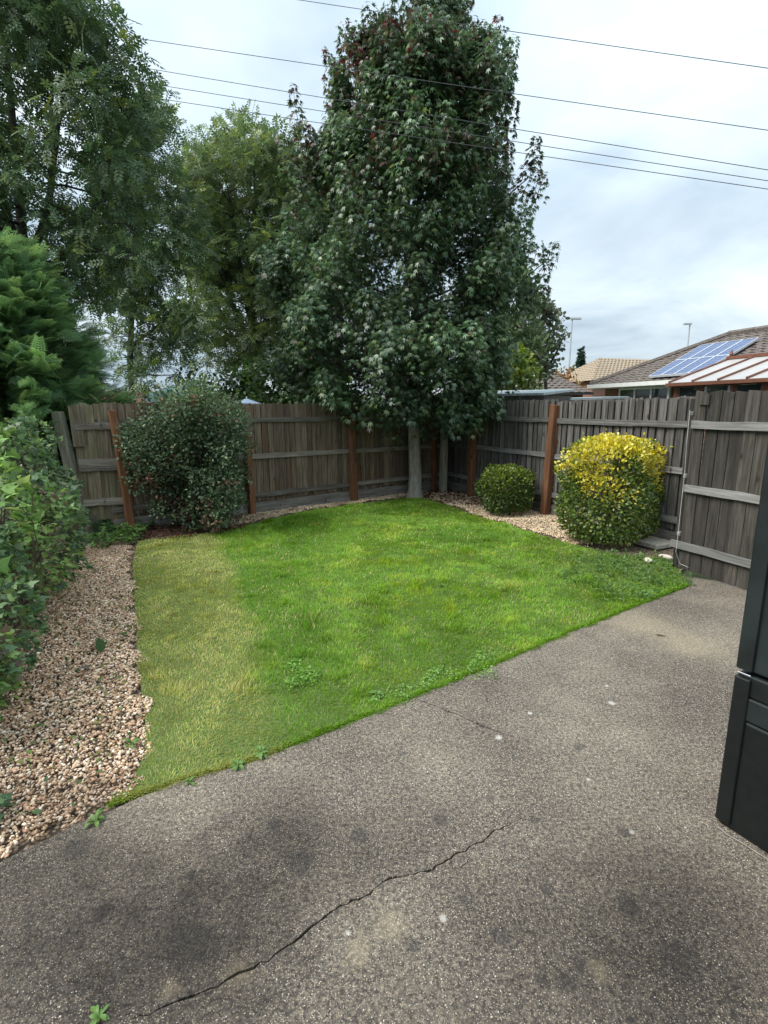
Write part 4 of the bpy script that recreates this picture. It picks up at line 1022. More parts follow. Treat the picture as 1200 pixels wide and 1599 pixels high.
# right-hand trees
bush('leafy_bush', 'yellow-green leafy bush right of the sweetgum above the shed roof', 803, 552, 14.0, 30, T_OVAL, (0.10,0.15), [(0.11,0.17,0.025),(0.16,0.2,0.03),(0.06,0.11,0.025)], [0.4,0.25,0.35], 22, 240, 44)
b4 = P(800,640,17.5); base4 = Vector((b4.x,17.5,-0.05))
c4 = px_clumps(30, [(785,450),(805,425),(825,440),(835,500),(840,575),(790,585),(775,520)], 16.6, 18.4, (0.3,0.5), 200, seed=51, flat=1.3)
clump_tree('poplar_tree', 'silvery green upright tree with thick pale broken trunk right of the sweetgum', 'tree', base4,
  [[base4, P(786,590,17.5), P(783,540,17.5), P(788,505,17.5)], [P(790,600,17.5), P(815,520,17.6), P(812,440,17.5)]],
  c4, T_OVAL, (0.13,0.2), [(0.10,0.15,0.075),(0.14,0.19,0.10),(0.07,0.11,0.05)], None, M['leaf_matt'], M['bark_pink'], 0.28, 'trees beyond the fence', up=0.7, droop=0.0)
b5 = P(862,640,19.0); base5 = Vector((b5.x,19.0,-0.05))
c5 = px_clumps(34, [(836,468),(852,472),(868,490),(880,520),(872,556),(856,580),(838,575),(830,520)], 18.0, 20.0, (0.24,0.38), 60, seed=52)
clump_tree('young_tree', 'grey-green open crowned tree next to the tall street lamp', 'tree', base5,
  [[base5, P(852,590,19), P(858,530,19), P(860,480,19)], [P(853,580,19), P(875,540,19), P(885,510,19)]],
  c5, T_OVAL, (0.14,0.22), [(0.10,0.13,0.085),(0.13,0.16,0.10),(0.14,0.11,0.08)], [0.5,0.4,0.1], M['leaf_matt'], M['bark_dark'], 0.08, 'trees beyond the fence')
def cone_tree(px, pyt, Y, w_px, label, cols):
    top = P(px, pyt, Y); base = Vector((top.x, Y, -0.05)); cl = []
    for i in range(26):
        t = (i+0.5)/26; z = top.z*(1-0.93*t); R = w_px*Y/820*(0.12+0.95*t); a = i*2.4
        cl.append((Vector((base.x+R*0.55*math.cos(a), Y+R*0.55*math.sin(a), z)), (R*0.6,R*0.6,0.5), 110))
    clump_tree('conifer_tree', label, 'tree', base, [[base, top]], cl, T_OVAL, (0.2,0.35), cols, None, M['leaf_matt'], M['bark_dark'], 0.12, 'trees beyond the fence')
cone_tree(908, 551, 42, 19, 'small dark blue-green conifer far off behind the garage roof', [(0.03,0.06,0.045),(0.045,0.08,0.055)])
bush('leafy_bush', 'pale yellow-green bush far off beside the dark conifer', 934, 583, 38, 15, T_OVAL, (0.2,0.32), [(0.24,0.3,0.12),(0.17,0.23,0.08)], [0.5,0.5], 14, 120, 45, rr=(0.5,0.8))
bush('leafy_bush', 'orange-tinted autumn bush behind the garage roof', 882, 576, 34, 18, T_OVAL, (0.2,0.3), [(0.28,0.17,0.07),(0.22,0.2,0.08),(0.3,0.14,0.06)], [0.4,0.4,0.2], 16, 120, 46, rr=(0.4,0.7))

# ------------------------------------------------------------------ the sweetgum in the corner
def sweetgum():
    tb = G(648,774); base = Vector((tb.x, tb.y, 0)); Yc = tb.y
    t = thing('sweetgum_tree', 'tall dense sweetgum with pale trunk and reddening top in the fence corner', 'tree', base)
    rows = [(-30,665,705),(0,640,720),(40,588,748),(80,540,775),(110,515,792),(150,508,800),(190,498,812),(215,488,838),(250,490,838),(290,500,815),(330,488,805),(360,470,808),(390,448,828),(425,422,815),(465,412,797),(505,420,800),(545,435,802),(580,455,798),(610,500,790),(635,530,768),(650,555,735)]
    ys = np.array([r[0] for r in rows]); Ls = np.array([r[1] for r in rows]); Rs = np.array([r[2] for r in rows])
    wd = (Rs-Ls)/2; inn = np.minimum(np.interp(ys, [0,250,400], [26,18,2]), wd*0.55); Ls = Ls+inn; Rs = Rs-inn; ys = ys+14
    mb = MB(); zt = P(660,5,Yc).z
    spine = [Vector((0,0,-0.05)), Vector((0.0,0,0.09)), Vector((-0.02,0,1.0)), Vector((-0.06,0.02,1.8)), Vector((-0.03,0,3.4)), Vector((0.02,0,5.4)), Vector((0.12,0,zt-0.3))]
    mb.tube([Vector((0,0,-0.06)), Vector((0,0,0.0)), Vector((0.005,0,0.04)), Vector((0,0,0.12)), Vector((0.008,0,0.4)), Vector((-0.008,0.01,0.7)), *spine[2:4]], [0.19,0.168,0.148,0.132,0.122,0.117,0.112,0.096], 18); mbu = MB(); mbu.tube(spine[3:], [0.098,0.075,0.045,0.012], 10); _ = (spine, [0.165,0.14,0.125,0.10,0.075,0.045,0.012], 14)
    def spine_at(z):
        for a, b_ in zip(spine[:-1], spine[1:]):
            if a.z <= z <= b_.z: return a.lerp(b_, (z-a.z)/(b_.z-a.z))
        return spine[-1] if z > 1 else spine[0]
    mbt = MB(); POS, AX, NR, SZ, CC = [], [], [], [], []
    GRN = [(0.066,0.118,0.056),(0.092,0.15,0.072),(0.048,0.09,0.048),(0.13,0.18,0.065)]
    RED = [(0.16,0.03,0.03),(0.12,0.035,0.035),(0.10,0.06,0.035)]; BRZ = [(0.075,0.06,0.035),(0.085,0.05,0.038),(0.06,0.065,0.035)]
    def shoot(c, out, L, nl, rad, redp, brzp, tone):
        d = Vector((out.x*0.35, out.y*0.35, 1.0)) + Vector((random.gauss(0,.12),random.gauss(0,.12),0)); d.normalize()
        tt = rng.random(nl)**0.8; a = rng.random(nl)*2*np.pi
        rr = rad*(1-0.72*tt)*rng.uniform(0.55,1.05,nl)
        dv = np.array(d); u = np.cross(dv, [0.3,0.9,0.1]); u /= np.linalg.norm(u); w = np.cross(dv, u)
        rad_v = u[None]*np.cos(a)[:,None]+w[None]*np.sin(a)[:,None]
        p = np.array(c)[None]+dv[None]*(tt*L)[:,None]+rad_v*rr[:,None]
        ax = rad_v*0.75+rdir(nl)*0.35; ax[:,2] -= rng.uniform(0.25,1.15,nl)
        nn = rad_v*0.55+rdir(nl)*0.45; nn[:,2] += 0.75
        k = rng.random(nl); cl = colmix(nl, GRN, [0.38,0.32,0.2,0.10], 0.22)*tone
        k = k*(1.25-0.5*tt)
        rc = colmix(nl, RED, None, 0.25); bc = colmix(nl, BRZ, None, 0.25)
        cl = np.where((k < redp)[:,None], rc, np.where((k < redp+brzp)[:,None], bc, cl))
        POS.append(p); AX.append(ax); NR.append(nn); SZ.append(rng.uniform(0.058,0.112,nl)*(1-0.2*tt)); CC.append(cl)
        mbt.tube([c, Vector(c)+d*L*0.95], [0.008,0.003], 3, cap=False)
    def spot(y, f, phi):
        L, R = np.interp(y, ys, Ls), np.interp(y, ys, Rs); pl, pr = P(L, y, Yc), P(R, y, Yc)
        cx = (pl.x+pr.x)/2; r = (pr.x-pl.x)/2; lob = 0.88+0.24*vnoise(np.array([[math.cos(phi)*1.6, math.sin(phi)*1.6, pl.z*0.9]])+20, 1.0)[0]
        return Vector((cx+r*f*lob*math.cos(phi)-base.x, 0.95*r*f*lob*math.sin(phi), pl.z)), r
    hubs = []
    yw = np.linspace(-10, 645, 400); ww = (np.interp(yw, ys, Rs)-np.interp(yw, ys, Ls)); ww = ww/ww.sum()
    golden = 2.39996
    def grow(y, f, phi, tone, jx=0.0, bz=None):
        c, r = spot(y, f*0.92, phi); c = c + Vector((random.gauss(0,jx), random.gauss(0,jx), random.gauss(0,jx*0.6)))
        out = Vector((math.cos(phi), math.sin(phi), 0)); hfrac = (c.z-1.5)/(zt-1.5); redp = 0.0; brzp = 0.03
        if hfrac > 0.80: redp = random.choice([0.0,0.0,0.0,0.08,0.35]); brzp = 0.18
        elif hfrac > 0.50 and f > 0.88: brzp = random.choice([0.0,0.0,0.2,0.5]); redp = random.choice([0,0,0,0.06])
        low = c.z < 3.4; L = random.uniform(0.35,0.75)*(0.65 if low else 1.0); c = c - Vector((0,0,L*0.5))
        if c.z < 1.2: return None
        shoot(c, out, L, int(random.uniform(56,90)), random.uniform(0.22,0.34)*(1.15 if low else 1), redp, brzp, tone); return c
    for i in range(122):                     # boughs: each a cluster of leafy shoots with its own tone
        y = float(rng.choice(yw, p=ww))+random.uniform(-6,6); phi = i*golden+random.uniform(-.3,.3); tone = random.uniform(0.6,1.6)
        f0 = random.choice([1.12,1.05,1.0,0.93,0.84]); h = None
        for k in range(7):
            c = grow(y+random.uniform(-20,20), f0*random.uniform(0.86,1.03), phi+random.uniform(-.16,.16), tone*random.uniform(.9,1.1), 0.07)
            if c is not None: h = c
        if h is not None: hubs.append(h)
    for i in range(330):
        grow(float(rng.choice(yw, p=ww)), random.choice([0.92,0.84,0.76,0.68]), i*golden, random.uniform(0.75,1.1))
    # outstanding shoots seen against the sky
    for (px, py, dY, L, redp, brzp, rad) in [(472,190,-0.3,0.95,0.03,0.6,.17),(462,240,-0.3,0.7,0.02,0.35,.26),(496,215,-0.2,0.5,0.02,0.4,.2),(480,290,-0.5,0.8,0,0.1,.32),(455,400,-0.6,0.6,0,0.02,.35),(430,440,-0.5,0.5,0,0,.35),
        (772,150,0.2,0.75,0.15,0.5,.2),(786,185,0.0,0.6,0.12,0.55,.24),(752,70,0.1,0.85,0.4,0.3,.16),(664,35,0,0.8,0.6,0.2,.18),(612,45,0,0.65,0.1,0.2,.15),(700,35,0,0.7,0.1,0.2,.15),(730,45,0,0.6,0.05,.2,.14),(568,75,0,0.6,0.1,0.3,.14),(533,100,0,0.65,0.3,0.3,.16),(640,40,.2,.6,.05,.2,.15),
        (830,240,0.1,0.7,0.04,0.6,.22),(815,275,0,0.7,0.03,0.5,.26),(838,290,0.1,0.5,0.05,0.5,.2),(835,395,0,0.4,0,0.15,.3),(855,390,0,0.35,0,0.2,.22),(810,400,0,0.5,0,0.1,.35),(770,440,-.3,.5,0,.05,.35),(842,455,0.2,0.3,0,0.4,.22),(822,470,0.2,0.35,0,0.4,.22),
        (660,655,-0.9,0.3,0,0,.3),(690,640,-0.9,0.35,0,0,.3),(540,650,-0.6,0.35,0,0,.25),(585,640,-1.2,0.4,0,0,.3),(735,600,-.9,.4,0,0,.35),(770,580,-.6,.5,0,0,.35),(610,600,-1.6,.5,0,0,.4),(690,580,-1.6,.5,0,0,.4),(615,668,-0.8,.3,0,0,.26),(600,648,-1.0,.4,0,0,.3),(640,640,-1.2,.4,0,0,.32),(665,672,-0.5,.25,0,0,.22),(690,668,-0.4,.3,0,0,.22),(560,655,-0.5,.35,0,0,.25),(545,672,-0.4,.25,0,0,.16),(625,690,-0.4,.22,0,0,.2),(720,640,-.6,.35,0,0,.3),(640,625,-1.4,.4,0,0,.35),(590,620,-1.4,.4,0,0,.35),(700,620,-1.3,.4,0,0,.32)]:
        c = P(px, py, Yc+dY)-base; c = c-Vector((0,0,L*0.5))
        shoot(c, Vector((c.x, c.y, 0)).normalized(), L, int(70*rad/0.2*L/0.6), rad, redp, brzp, random.uniform(0.85,1.2)); hubs.append(c)
    # inner leaves on the limbs
    for i in range(340):
        y = float(rng.choice(yw[15:-5])); phi = i*golden; c, r = spot(y, random.uniform(0.15,0.62), phi); c -= Vector((0,0,0.3))
        if c.z > 1.6: shoot(c, Vector((math.cos(phi), math.sin(phi), 0)), 0.7, 60, 0.40, 0, 0.02, 0.85)
    mb2 = MB()
    for c in hubs[::2]:
        zb = max(1.75+0.25*random.random(), c.z-0.55*math.hypot(c.x, c.y)-0.1); s = spine_at(zb); L = (c-s).length
        mid = s.lerp(c, 0.55)-Vector((0,0,0.08*L)); r0 = 0.012+0.010*L
        mb2.tube([s, mid, c], [r0, r0*0.6, 0.007], 5, cap=False)
    tr = mb.build('trunk', M['bark_pale'], t, smooth=True); mbu.build('upper_stem', M['bark_dark'], t, smooth=True); mb2.build('branches', M['bark_dark'], t, smooth=True); mbt.build('twigs', M['bark_dark'], t)
    cr_ = scatter('crown', T_STAR[0], T_STAR[1], np.concatenate(POS), np.concatenate(AX), np.concatenate(NR), np.concatenate(SZ), np.concatenate(CC), M['leaf_gloss'], t)
    tag(cr_, kind='stuff')
sweetgum()

# ------------------------------------------------------------------ leylandii at the left
def leylandii():
    base = Vector((-5.35,7.7,-0.05)); t = thing('leyland_cypress', 'bright green feathery leyland cypress overhanging the left fence corner', 'tree', base)
    H = 3.95; mb = MB(); mb.tube([(0,0,0),(0,0,2.0),(0.05,0,H-0.15)], [0.13,0.09,0.01], 8)
    pos, ax, nr, sz, cc = [], [], [], [], []
    for i in range(230):
        z = 0.7+(H-0.85)*(i/230)**0.9; tf = (z/H); R = 1.75*(1-tf)**0.68+0.12; a = i*2.39996+random.uniform(-.3,.3)
        out = np.array([math.cos(a), math.sin(a), 0.0]); tip = out*R*random.uniform(0.72,1.08); tip[2] = z+0.32*R+random.uniform(-.05,.1)
        st = np.array([0,0,z-0.12*R]); mb.tube([st, (st+tip)/2+np.array([0,0,-0.06]), tip], [0.016,0.010,0.003], 4, cap=False)
        n = int(10+30*R); u = rng.random(n)**0.55
        p = st+(tip-st)*u[:,None]+rng.normal(size=(n,3))*0.06; p[:,2] -= 0.06*np.sin(u*3.1)
        side = np.cross(out, [0,0,1]); s = rng.choice([-1,1], n)*rng.uniform(0.1,1.0,n)*(1.15-u)
        d = out[None]*0.85+side[None]*s[:,None]+rng.normal(size=(n,3))*0.22; d[:,2] += 0.7*rng.random(n)-0.1
        nn = rng.normal(size=(n,3))*0.45; nn[:,2] += 1
        pos.append(p); ax.append(d); nr.append(nn); sz.append(rng.uniform(0.24,0.42,n)*(1.1-0.25*u))
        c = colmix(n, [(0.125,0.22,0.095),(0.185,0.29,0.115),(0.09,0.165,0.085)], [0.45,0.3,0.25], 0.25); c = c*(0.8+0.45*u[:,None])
        c[:] *= random.uniform(0.8,1.2); cc.append(c)
    mb.build('trunk', M['twig'], t)
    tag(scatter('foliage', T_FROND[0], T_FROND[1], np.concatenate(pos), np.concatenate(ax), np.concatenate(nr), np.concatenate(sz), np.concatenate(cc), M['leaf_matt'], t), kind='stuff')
leylandii()

# ------------------------------------------------------------------ garden shrubs
def shell_bush(name, label, base, half, H, rz, tmpl, size, n, colf, leafm, power=3.2, stems=9, wob=0.08, z0=0.06, inner=0.25, group='clipped bushes', barkm=None, cat='bush', nscale=3.5):
    base = Vector(base); t = thing(name, label, cat, base, rz, group)
    u = rdir(n); k = (np.abs(u[:,0])**power+np.abs(u[:,1])**power+np.abs(u[:,2])**power)**(-1/power)
    s = u*k[:,None]                                             # point on a rounded box
    dep = 1-inner*rng.random(n)**2.2; st = rng.random(n) < 0.008; dep = np.where(st, rng.uniform(1.0,1.13,n), dep)
    hz = H/2
    p = s*np.array([half[0], half[1], hz])*dep[:,None]
    nz = fbm(p+60, nscale, 2)-0.5; p += u*(nz*wob*2)[:,None]; p[:,2] += hz+z0*0.5
    p = p*1.0; keep = p[:,2] > z0
    p, u = p[keep], u[keep]; n = len(p)
    ax = u*0.7+rdir(n)*0.65; ax[:,2] += 0.25
    nn = u*0.6+rdir(n)*0.5; nn[:,2] += 0.5
    c = colf(p, u, H)
    mb = MB()
    for i in range(stems):
        a = i*2.4; r = random.uniform(0.02,0.10); top = Vector((half[0]*0.7*math.cos(a)*random.uniform(.3,1), half[1]*0.7*math.sin(a)*random.uniform(.3,1), H*random.uniform(.55,.9)))
        limb(mb, Vector((r*math.cos(a), r*math.sin(a), -0.03)), top, 0.016, 0.005, 0.1, 4, 5)
        for q in range(5):
            m_ = p[rng.integers(n)]; limb(mb, top*random.uniform(.5,.95), m_*0.95, 0.006, 0.002, 0.1, 2, 3)
    mb.build('stems', barkm or M['twig'], t)
    tag(scatter('foliage', tmpl[0], tmpl[1], p, ax, nn, rng.uniform(size[0], size[1], n), c, leafm, t), kind='stuff')
    return t
def gold_col(p, u, H):
    n = len(p); nz = fbm(p+9, 3.0, 2); t = np.clip((p[:,2]/H-0.64+0.9*(nz-0.5))*4.2, 0, 0.97)
    yel = colmix(n, [(0.58,0.49,0.04),(0.48,0.44,0.045),(0.62,0.57,0.12)], None, 0.15); grn = colmix(n, [(0.055,0.10,0.022),(0.10,0.16,0.03),(0.18,0.24,0.045),(0.32,0.34,0.09)], [0.36,0.32,0.22,0.10], 0.2)
    m_ = rng.random(n) < t; return np.where(m_[:,None], yel, grn)
yb = Vector((2.81,6.46,0)); 
shell_bush('euonymus_bush', 'large boxy clipped euonymus bush with bright yellow top', yb, (0.575,0.47), 1.27, RR+math.pi/2+0.25, T_OVAL, (0.030,0.050), 16000, gold_col, M['leaf_gloss'], power=4.0, wob=0.09, nscale=4.5)
def box_col(p, u, H):
    n = len(p); t = np.clip((p[:,2]/H-0.45)*1.6, 0, 0.75)
    lt = colmix(n, [(0.17,0.23,0.03),(0.24,0.28,0.05),(0.11,0.17,0.025)], None, 0.2); dk = colmix(n, [(0.05,0.095,0.022),(0.09,0.145,0.03),(0.16,0.2,0.045)], [0.45,0.4,0.15], 0.2)
    return np.where((rng.random(n) < t)[:,None], lt, dk)
sb = Vector((1.93,8.22,0))
shell_bush('euonymus_bush', 'small rounded clipped green bush with lime tips between the orange posts', sb, (0.405,0.37), 0.71, 0.3, T_OVAL, (0.030,0.050), 7000, box_col, M['leaf_gloss'], power=2.7, wob=0.10, nscale=5.0)
def shrub_col(p, u, H):
    n = len(p); c = colmix(n, [(0.075,0.122,0.062),(0.11,0.165,0.085),(0.05,0.085,0.045),(0.17,0.215,0.115)], [0.38,0.3,0.22,0.10], 0.22)
    nz = fbm(p+4, 3.2, 2); red = (rng.random(n) < np.clip((nz-0.56)*5, 0, 0.6)*np.clip(1.35-p[:,2]/H*1.3, 0, 1)); rc = colmix(n, [(0.17,0.045,0.035),(0.22,0.11,0.07),(0.12,0.05,0.03)], None, 0.2)
    top = (rng.random(n) < np.clip((p[:,2]/H-0.85)*2.5, 0, 0.35)); c = np.where(top[:,None], colmix(n, [(0.13,0.19,0.05),(0.1,0.15,0.05)], None, 0.2), c)
    return np.where(red[:,None], rc, c)
# large loose evergreen shrub built from clumps
def big_shrub():
    c0 = Vector((-2.72,7.25,0)); cl = []
    spec = [(235,680,.35),(270,640,.32),(310,625,.32),(350,640,.30),(368,668,.27),(215,700,.30),(250,710,.36),(300,690,.4),(350,700,.34),(372,700,.25),(225,745,.30),(275,745,.35),(325,745,.38),(360,745,.28),(340,785,.30),(300,780,.3),(365,775,.22),(335,810,.22),(290,808,.24),(255,790,.22),(215,720,.25),(205,680,.22),(290,655,.35),(330,665,.35),(315,820,.18),(240,655,.25)]
    for i, (px, py, r) in enumerate(spec):
        for dY in (-0.30, 0.12, 0.5)[:(3 if r > .26 else 2)]:
            q = P(px+random.uniform(-6,6), py+random.uniform(-6,6), c0.y+dY-0.05*(i % 3)); cl.append((q, (r,r,r*0.85), int(3600*r*r+90)))
    for px in (225,250,275,300,325,345):
        q = P(px, random.uniform(604,618), c0.y+random.uniform(-.2,.3)); cl.append((q, (0.14,0.14,0.20), 70))
    stems = [[c0, c0+Vector((0.0,0,0.5)), P(290,640,7.3)], [c0, P(240,760,7.3), P(230,670,7.3)], [c0, P(335,770,7.25), P(355,680,7.3)], [c0, P(310,760,7.4), P(320,650,7.4)]]
    def ex(p, c): return shrub_col(p-np.array(c0), None, 1.9)
    clump_tree('evergreen_shrub', 'large loose grey-green evergreen shrub with reddish leaves in front of the back fence', 'shrub', c0, stems, cl, T_OVAL, (0.03,0.055), [(0.05,0.08,0.05)], None, M['leaf'], M['twig'], 0.035, None, extra=ex, droop=0.2, up=0.4, crown='foliage', clip=lambda w: w[:,2] > 0.02)
big_shrub()

# hedge of ivy and bramble on the left boundary
def hedge_leaf(name, label, spine_pts, half, zr, n, tmpl, size, cols, wts, mat, cat, seed, nst=40, topc=None, wig=0.5, dens_noise=0.42):
    base = Vector(spine_pts[0]); t = thing(name, label, cat, base)
    sp = np.array([tuple(q) for q in spine_pts]); seg = np.linalg.norm(np.diff(sp, axis=0), axis=1); cum = np.r_[0, np.cumsum(seg)]
    s = rng.random(n)*cum[-1]; X = np.c_[np.interp(s, cum, sp[:,0]), np.interp(s, cum, sp[:,1])]
    tan = sp[-1]-sp[0]; tan /= np.linalg.norm(tan); side = np.array([tan[1], -tan[0]])       # towards the garden
    hz = np.interp(s, cum, [q for q in zr]); v = rng.random(n)**0.75
    prof = np.sqrt(np.clip(1-(np.abs(v-0.36)/0.66)**2.2, 0.02, 1))
    o_ = (1-0.5*rng.random(n)**1.6)*prof*half*np.where(rng.random(n) < 0.80, 1, -1)
    p = np.c_[X+side[None]*o_[:,None], v*hz]
    bul = fbm(p+seed, 1.7, 3)-0.5; p[:,:2] += side[None]*(bul*wig)[:,None]
    p[:,2] += 0.05+0.35*(fbm(p+seed+9, 1.3, 2)-0.5)*v
    keep = (vnoise(p+seed*3, 5.0) > dens_noise*0.8) & (p[:,2] > 0.015); p = p[keep]; v = v[keep]; o_ = o_[keep]; n = len(p)
    outd = np.c_[np.outer(np.sign(o_), side), np.zeros(n)]
    ax = outd*0.6+rdir(n)*0.6; ax[:,2] += -0.35+0.7*v
    nn = outd*0.55+rdir(n)*0.4; nn[:,2] += 0.75
    c = colmix(n, cols, wts, 0.22)*(0.75+0.5*vnoise(p+seed*7, 2.5)[:,None])
    if topc is not None:
        m_ = rng.random(n) < np.clip((vnoise(p+seed*5, 2.0)-0.55)*4, 0, 0.8); c = np.where(m_[:,None], colmix(n, topc, None, 0.2), c)
    mb = MB()
    for i in range(nst):
        k = rng.integers(n); a = Vector((X[k % len(X)][0]-side[0]*0.05, X[k % len(X)][1]-side[1]*0.05, 0)); limb(mb, a-base, Vector(p[rng.integers(n)]) * 0 + Vector((a.x+side[0]*random.uniform(-.05,half), a.y+side[1]*random.uniform(-.05,half), random.uniform(.4,.95)*float(np.interp(s[k % len(s)], cum, zr))))-base, 0.008, 0.003, 0.14, 4, 4)
    mb.build('stems', M['twig'], t)
    tag(scatter('foliage', tmpl[0], tmpl[1], p-np.array(base), ax, nn, rng.uniform(size[0], size[1], n), c, mat, t), kind='stuff')
hedge_leaf('ivy_hedge', 'overgrown ivy hedge along the left boundary beside the gravel path', [(-2.1,1.5,0),(-2.33,2.65,0),(-2.88,3.9,0),(-3.68,5.3,0),(-4.22,6.15,0)], 0.40, (0.6,0.9,1.2,1.45,1.6), 15000, T_LOBE, (0.026,0.062),
  [(0.075,0.135,0.062),(0.115,0.19,0.08),(0.06,0.105,0.055),(0.18,0.26,0.10)], [0.34,0.3,0.2,0.16], M['leaf'], 'hedge', 3, 420, topc=[(0.22,0.33,0.10),(0.15,0.26,0.075),(0.12,0.09,0.06)], wig=0.95, dens_noise=0.65)
hedge_leaf('bramble', 'pale green bramble arching over the near part of the ivy hedge', [(-2.6,2.7,0),(-3.0,3.7,0),(-3.45,4.7,0)], 0.36, (1.15,1.5,1.5), 1700, T_LOBE, (0.05,0.095),
  [(0.18,0.29,0.085),(0.13,0.23,0.07),(0.28,0.37,0.14)], [0.4,0.4,0.2], M['leaf_matt'], 'bramble', 5, 60, wig=0.8, dens_noise=0.62)
# low weeds at the foot of the broken panel
def ground_patch(name, label, poly_px, n, tmpl, size, cols, wts, mat, h=0.07, kind='stuff', cat='weeds'):
    q = [G(*p) for p in poly_px]; a = np.array([(v.x, v.y) for v in q]); lo, hi = a.min(0)-0.05, a.max(0)+0.05
    p = rng.random((n*4,2))*(hi-lo)+lo; p3 = np.c_[p, np.zeros(len(p))]
    pw = p+(np.c_[vnoise(p3+2, 6), vnoise(p3+8, 6)]-0.5)*0.3; p = p[inpoly(pw, q)][:n]; n = len(p)
    p3 = np.c_[p, rng.random(n)*h*vnoise(np.c_[p, np.zeros(n)]+3, 6)*1.6+0.004]
    ax = rdir(n); ax[:,2] = ax[:,2]*0.3+0.15; nn = rdir(n)*0.35; nn[:,2] += 1
    o = scatter(name, tmpl[0], tmpl[1], p3, ax, nn, rng.uniform(size[0], size[1], n), colmix(n, cols, wts, 0.25), mat); return tag(o, label, cat, kind=kind)
WG = [(0.07,0.15,0.035),(0.05,0.11,0.03),(0.12,0.2,0.05)]
ground_patch('weeds', 'low green weeds at the foot of the broken mossy fence panel', [(135,850),(150,822),(200,815),(240,822),(235,838),(205,850),(150,856)], 1500, T_LOBE, (0.03,0.055), WG, None, M['leaf'], 0.16)
ground_patch('weeds', 'creeping weeds on the worn ground between gate and yellow-topped bush', [(880,870),(960,862),(1040,868),(1062,890),(1075,915),(1000,940),(930,930),(880,900)], 1700, T_OVAL, (0.02,0.04), WG, None, M['leaf'], 0.05)
ground_patch('clover', 'clover patch in the lawn beside the paler strip', [(425,1040),(460,1030),(490,1050),(470,1085),(430,1080)], 420, T_OVAL, (0.012,0.022), [(0.12,0.26,0.03),(0.17,0.31,0.06)], None, M['leaf'], 0.03)
ground_patch('clover', 'small-leaved clover along the lawn edge by the patio crack', [(560,1105),(600,1085),(660,1062),(720,1035),(760,1022),(770,1040),(700,1066),(650,1086),(600,1106)], 800, T_OVAL, (0.010,0.019), [(0.12,0.26,0.03),(0.20,0.33,0.10)], None, M['leaf'], 0.035)
ground_patch('leaf_litter', 'dark red fallen leaves in the corner under the sweetgum', [(655,770),(690,764),(740,775),(765,790),(720,790),(680,782)], 700, T_STAR, (0.03,0.05), [(0.10,0.028,0.018),(0.16,0.05,0.03),(0.07,0.03,0.02)], None, M['leaf_matt'], 0.03, cat='leaf litter')
ground_patch('leaf_litter', 'reddish brown leaf litter under the large evergreen shrub', [(215,842),(240,815),(300,808),(370,805),(395,815),(360,830),(300,838)], 1300, T_OVAL, (0.03,0.05), [(0.08,0.03,0.02),(0.12,0.055,0.035),(0.05,0.03,0.02)], None, M['leaf_matt'], 0.03, cat='leaf litter')
ground_patch('weeds', 'sparse seedlings scattered over the gravel path', [(120,870),(200,870),(215,1000),(222,1150),(160,1260),(20,1320),(0,1150),(60,1000)], 420, T_OVAL, (0.015,0.04), [(0.10,0.16,0.04),(0.06,0.11,0.03),(0.16,0.16,0.05)], None, M['leaf'], 0.03)
ground_patch('leaf_litter', 'dead brown leaves and twigs below the ivy hedge', [(0,1120),(40,1000),(90,890),(130,850),(110,850),(60,900),(0,1000),(-80,1150)], 900, T_OVAL, (0.025,0.05), [(0.10,0.05,0.03),(0.16,0.09,0.055),(0.07,0.04,0.025)], None, M['leaf_matt'], 0.04, cat='leaf litter')

# weeds with separate leaves along the patio edge
WL = None
def weed(px, py, n, size, label, z=0.012):
    global WL
    g = G(px, py, z); t = thing('weed_plant', label, 'weed', g, random.uniform(0, 6.28), 'weeds along the lawn edge')
    if WL is None:
        mb = MB(); L = [(0,0.0),(0.05,0.2),(0.10,0.38),(0.15,0.62),(0.13,0.82),(0.0,1.0)]; v = []; f = []
        for i, (w, y) in enumerate(L): z_ = 0.55*y-0.62*y*y; v += [(-w,y,z_+w*0.35),(0,y,z_),(w,y,z_+w*0.35)]
        for i in range(len(L)-1):
            b = i*3; f += [(b,b+1,b+4,b+3),(b+1,b+2,b+5,b+4)]
        mb.add(v, f, (0.115,0.21,0.05)); o = mb.build('leaf', M['leaf'], t, smooth=True); WL = o.data
    else: o = bpy.data.objects.new('leaf', WL); COL.objects.link(o); o.parent = t
    for i in range(n):
        if i: o = bpy.data.objects.new('leaf', WL); COL.objects.link(o); o.parent = t
        s = size*random.uniform(0.65,1.1); o.scale = (s*random.uniform(.7,1.5), s*random.uniform(.7,1.15), s*random.uniform(0.6,2.0)); o.rotation_euler = (random.uniform(0,0.7), random.uniform(-.4,.4), 6.283*i/n+random.uniform(-.6,.6))
    return t
weed(410,1176,10,0.061,'bright upright weed on the patio edge where green turf meets paler turf')
weed(372,1196,11,0.050,'flat weed rosette on the patio edge beside the paler turf')
weed(150,1284,10,0.054,'pale weed growing where the gravel path meets the patio')
weed(588,1085,12,0.061,'large leafy weed in the lawn left of the patio crack')
weed(296,1222,9,0.036,'small weed on the paler turf edge near the gravel')
weed(205,1163,12,0.050,'dark green weed tuft between the gravel path and paler turf')
weed(155,1590,10,0.040,'small green weed growing in the long patio crack')
weed(690,915,10,0.043,'pale grassy weed rosette in the middle of the lawn')

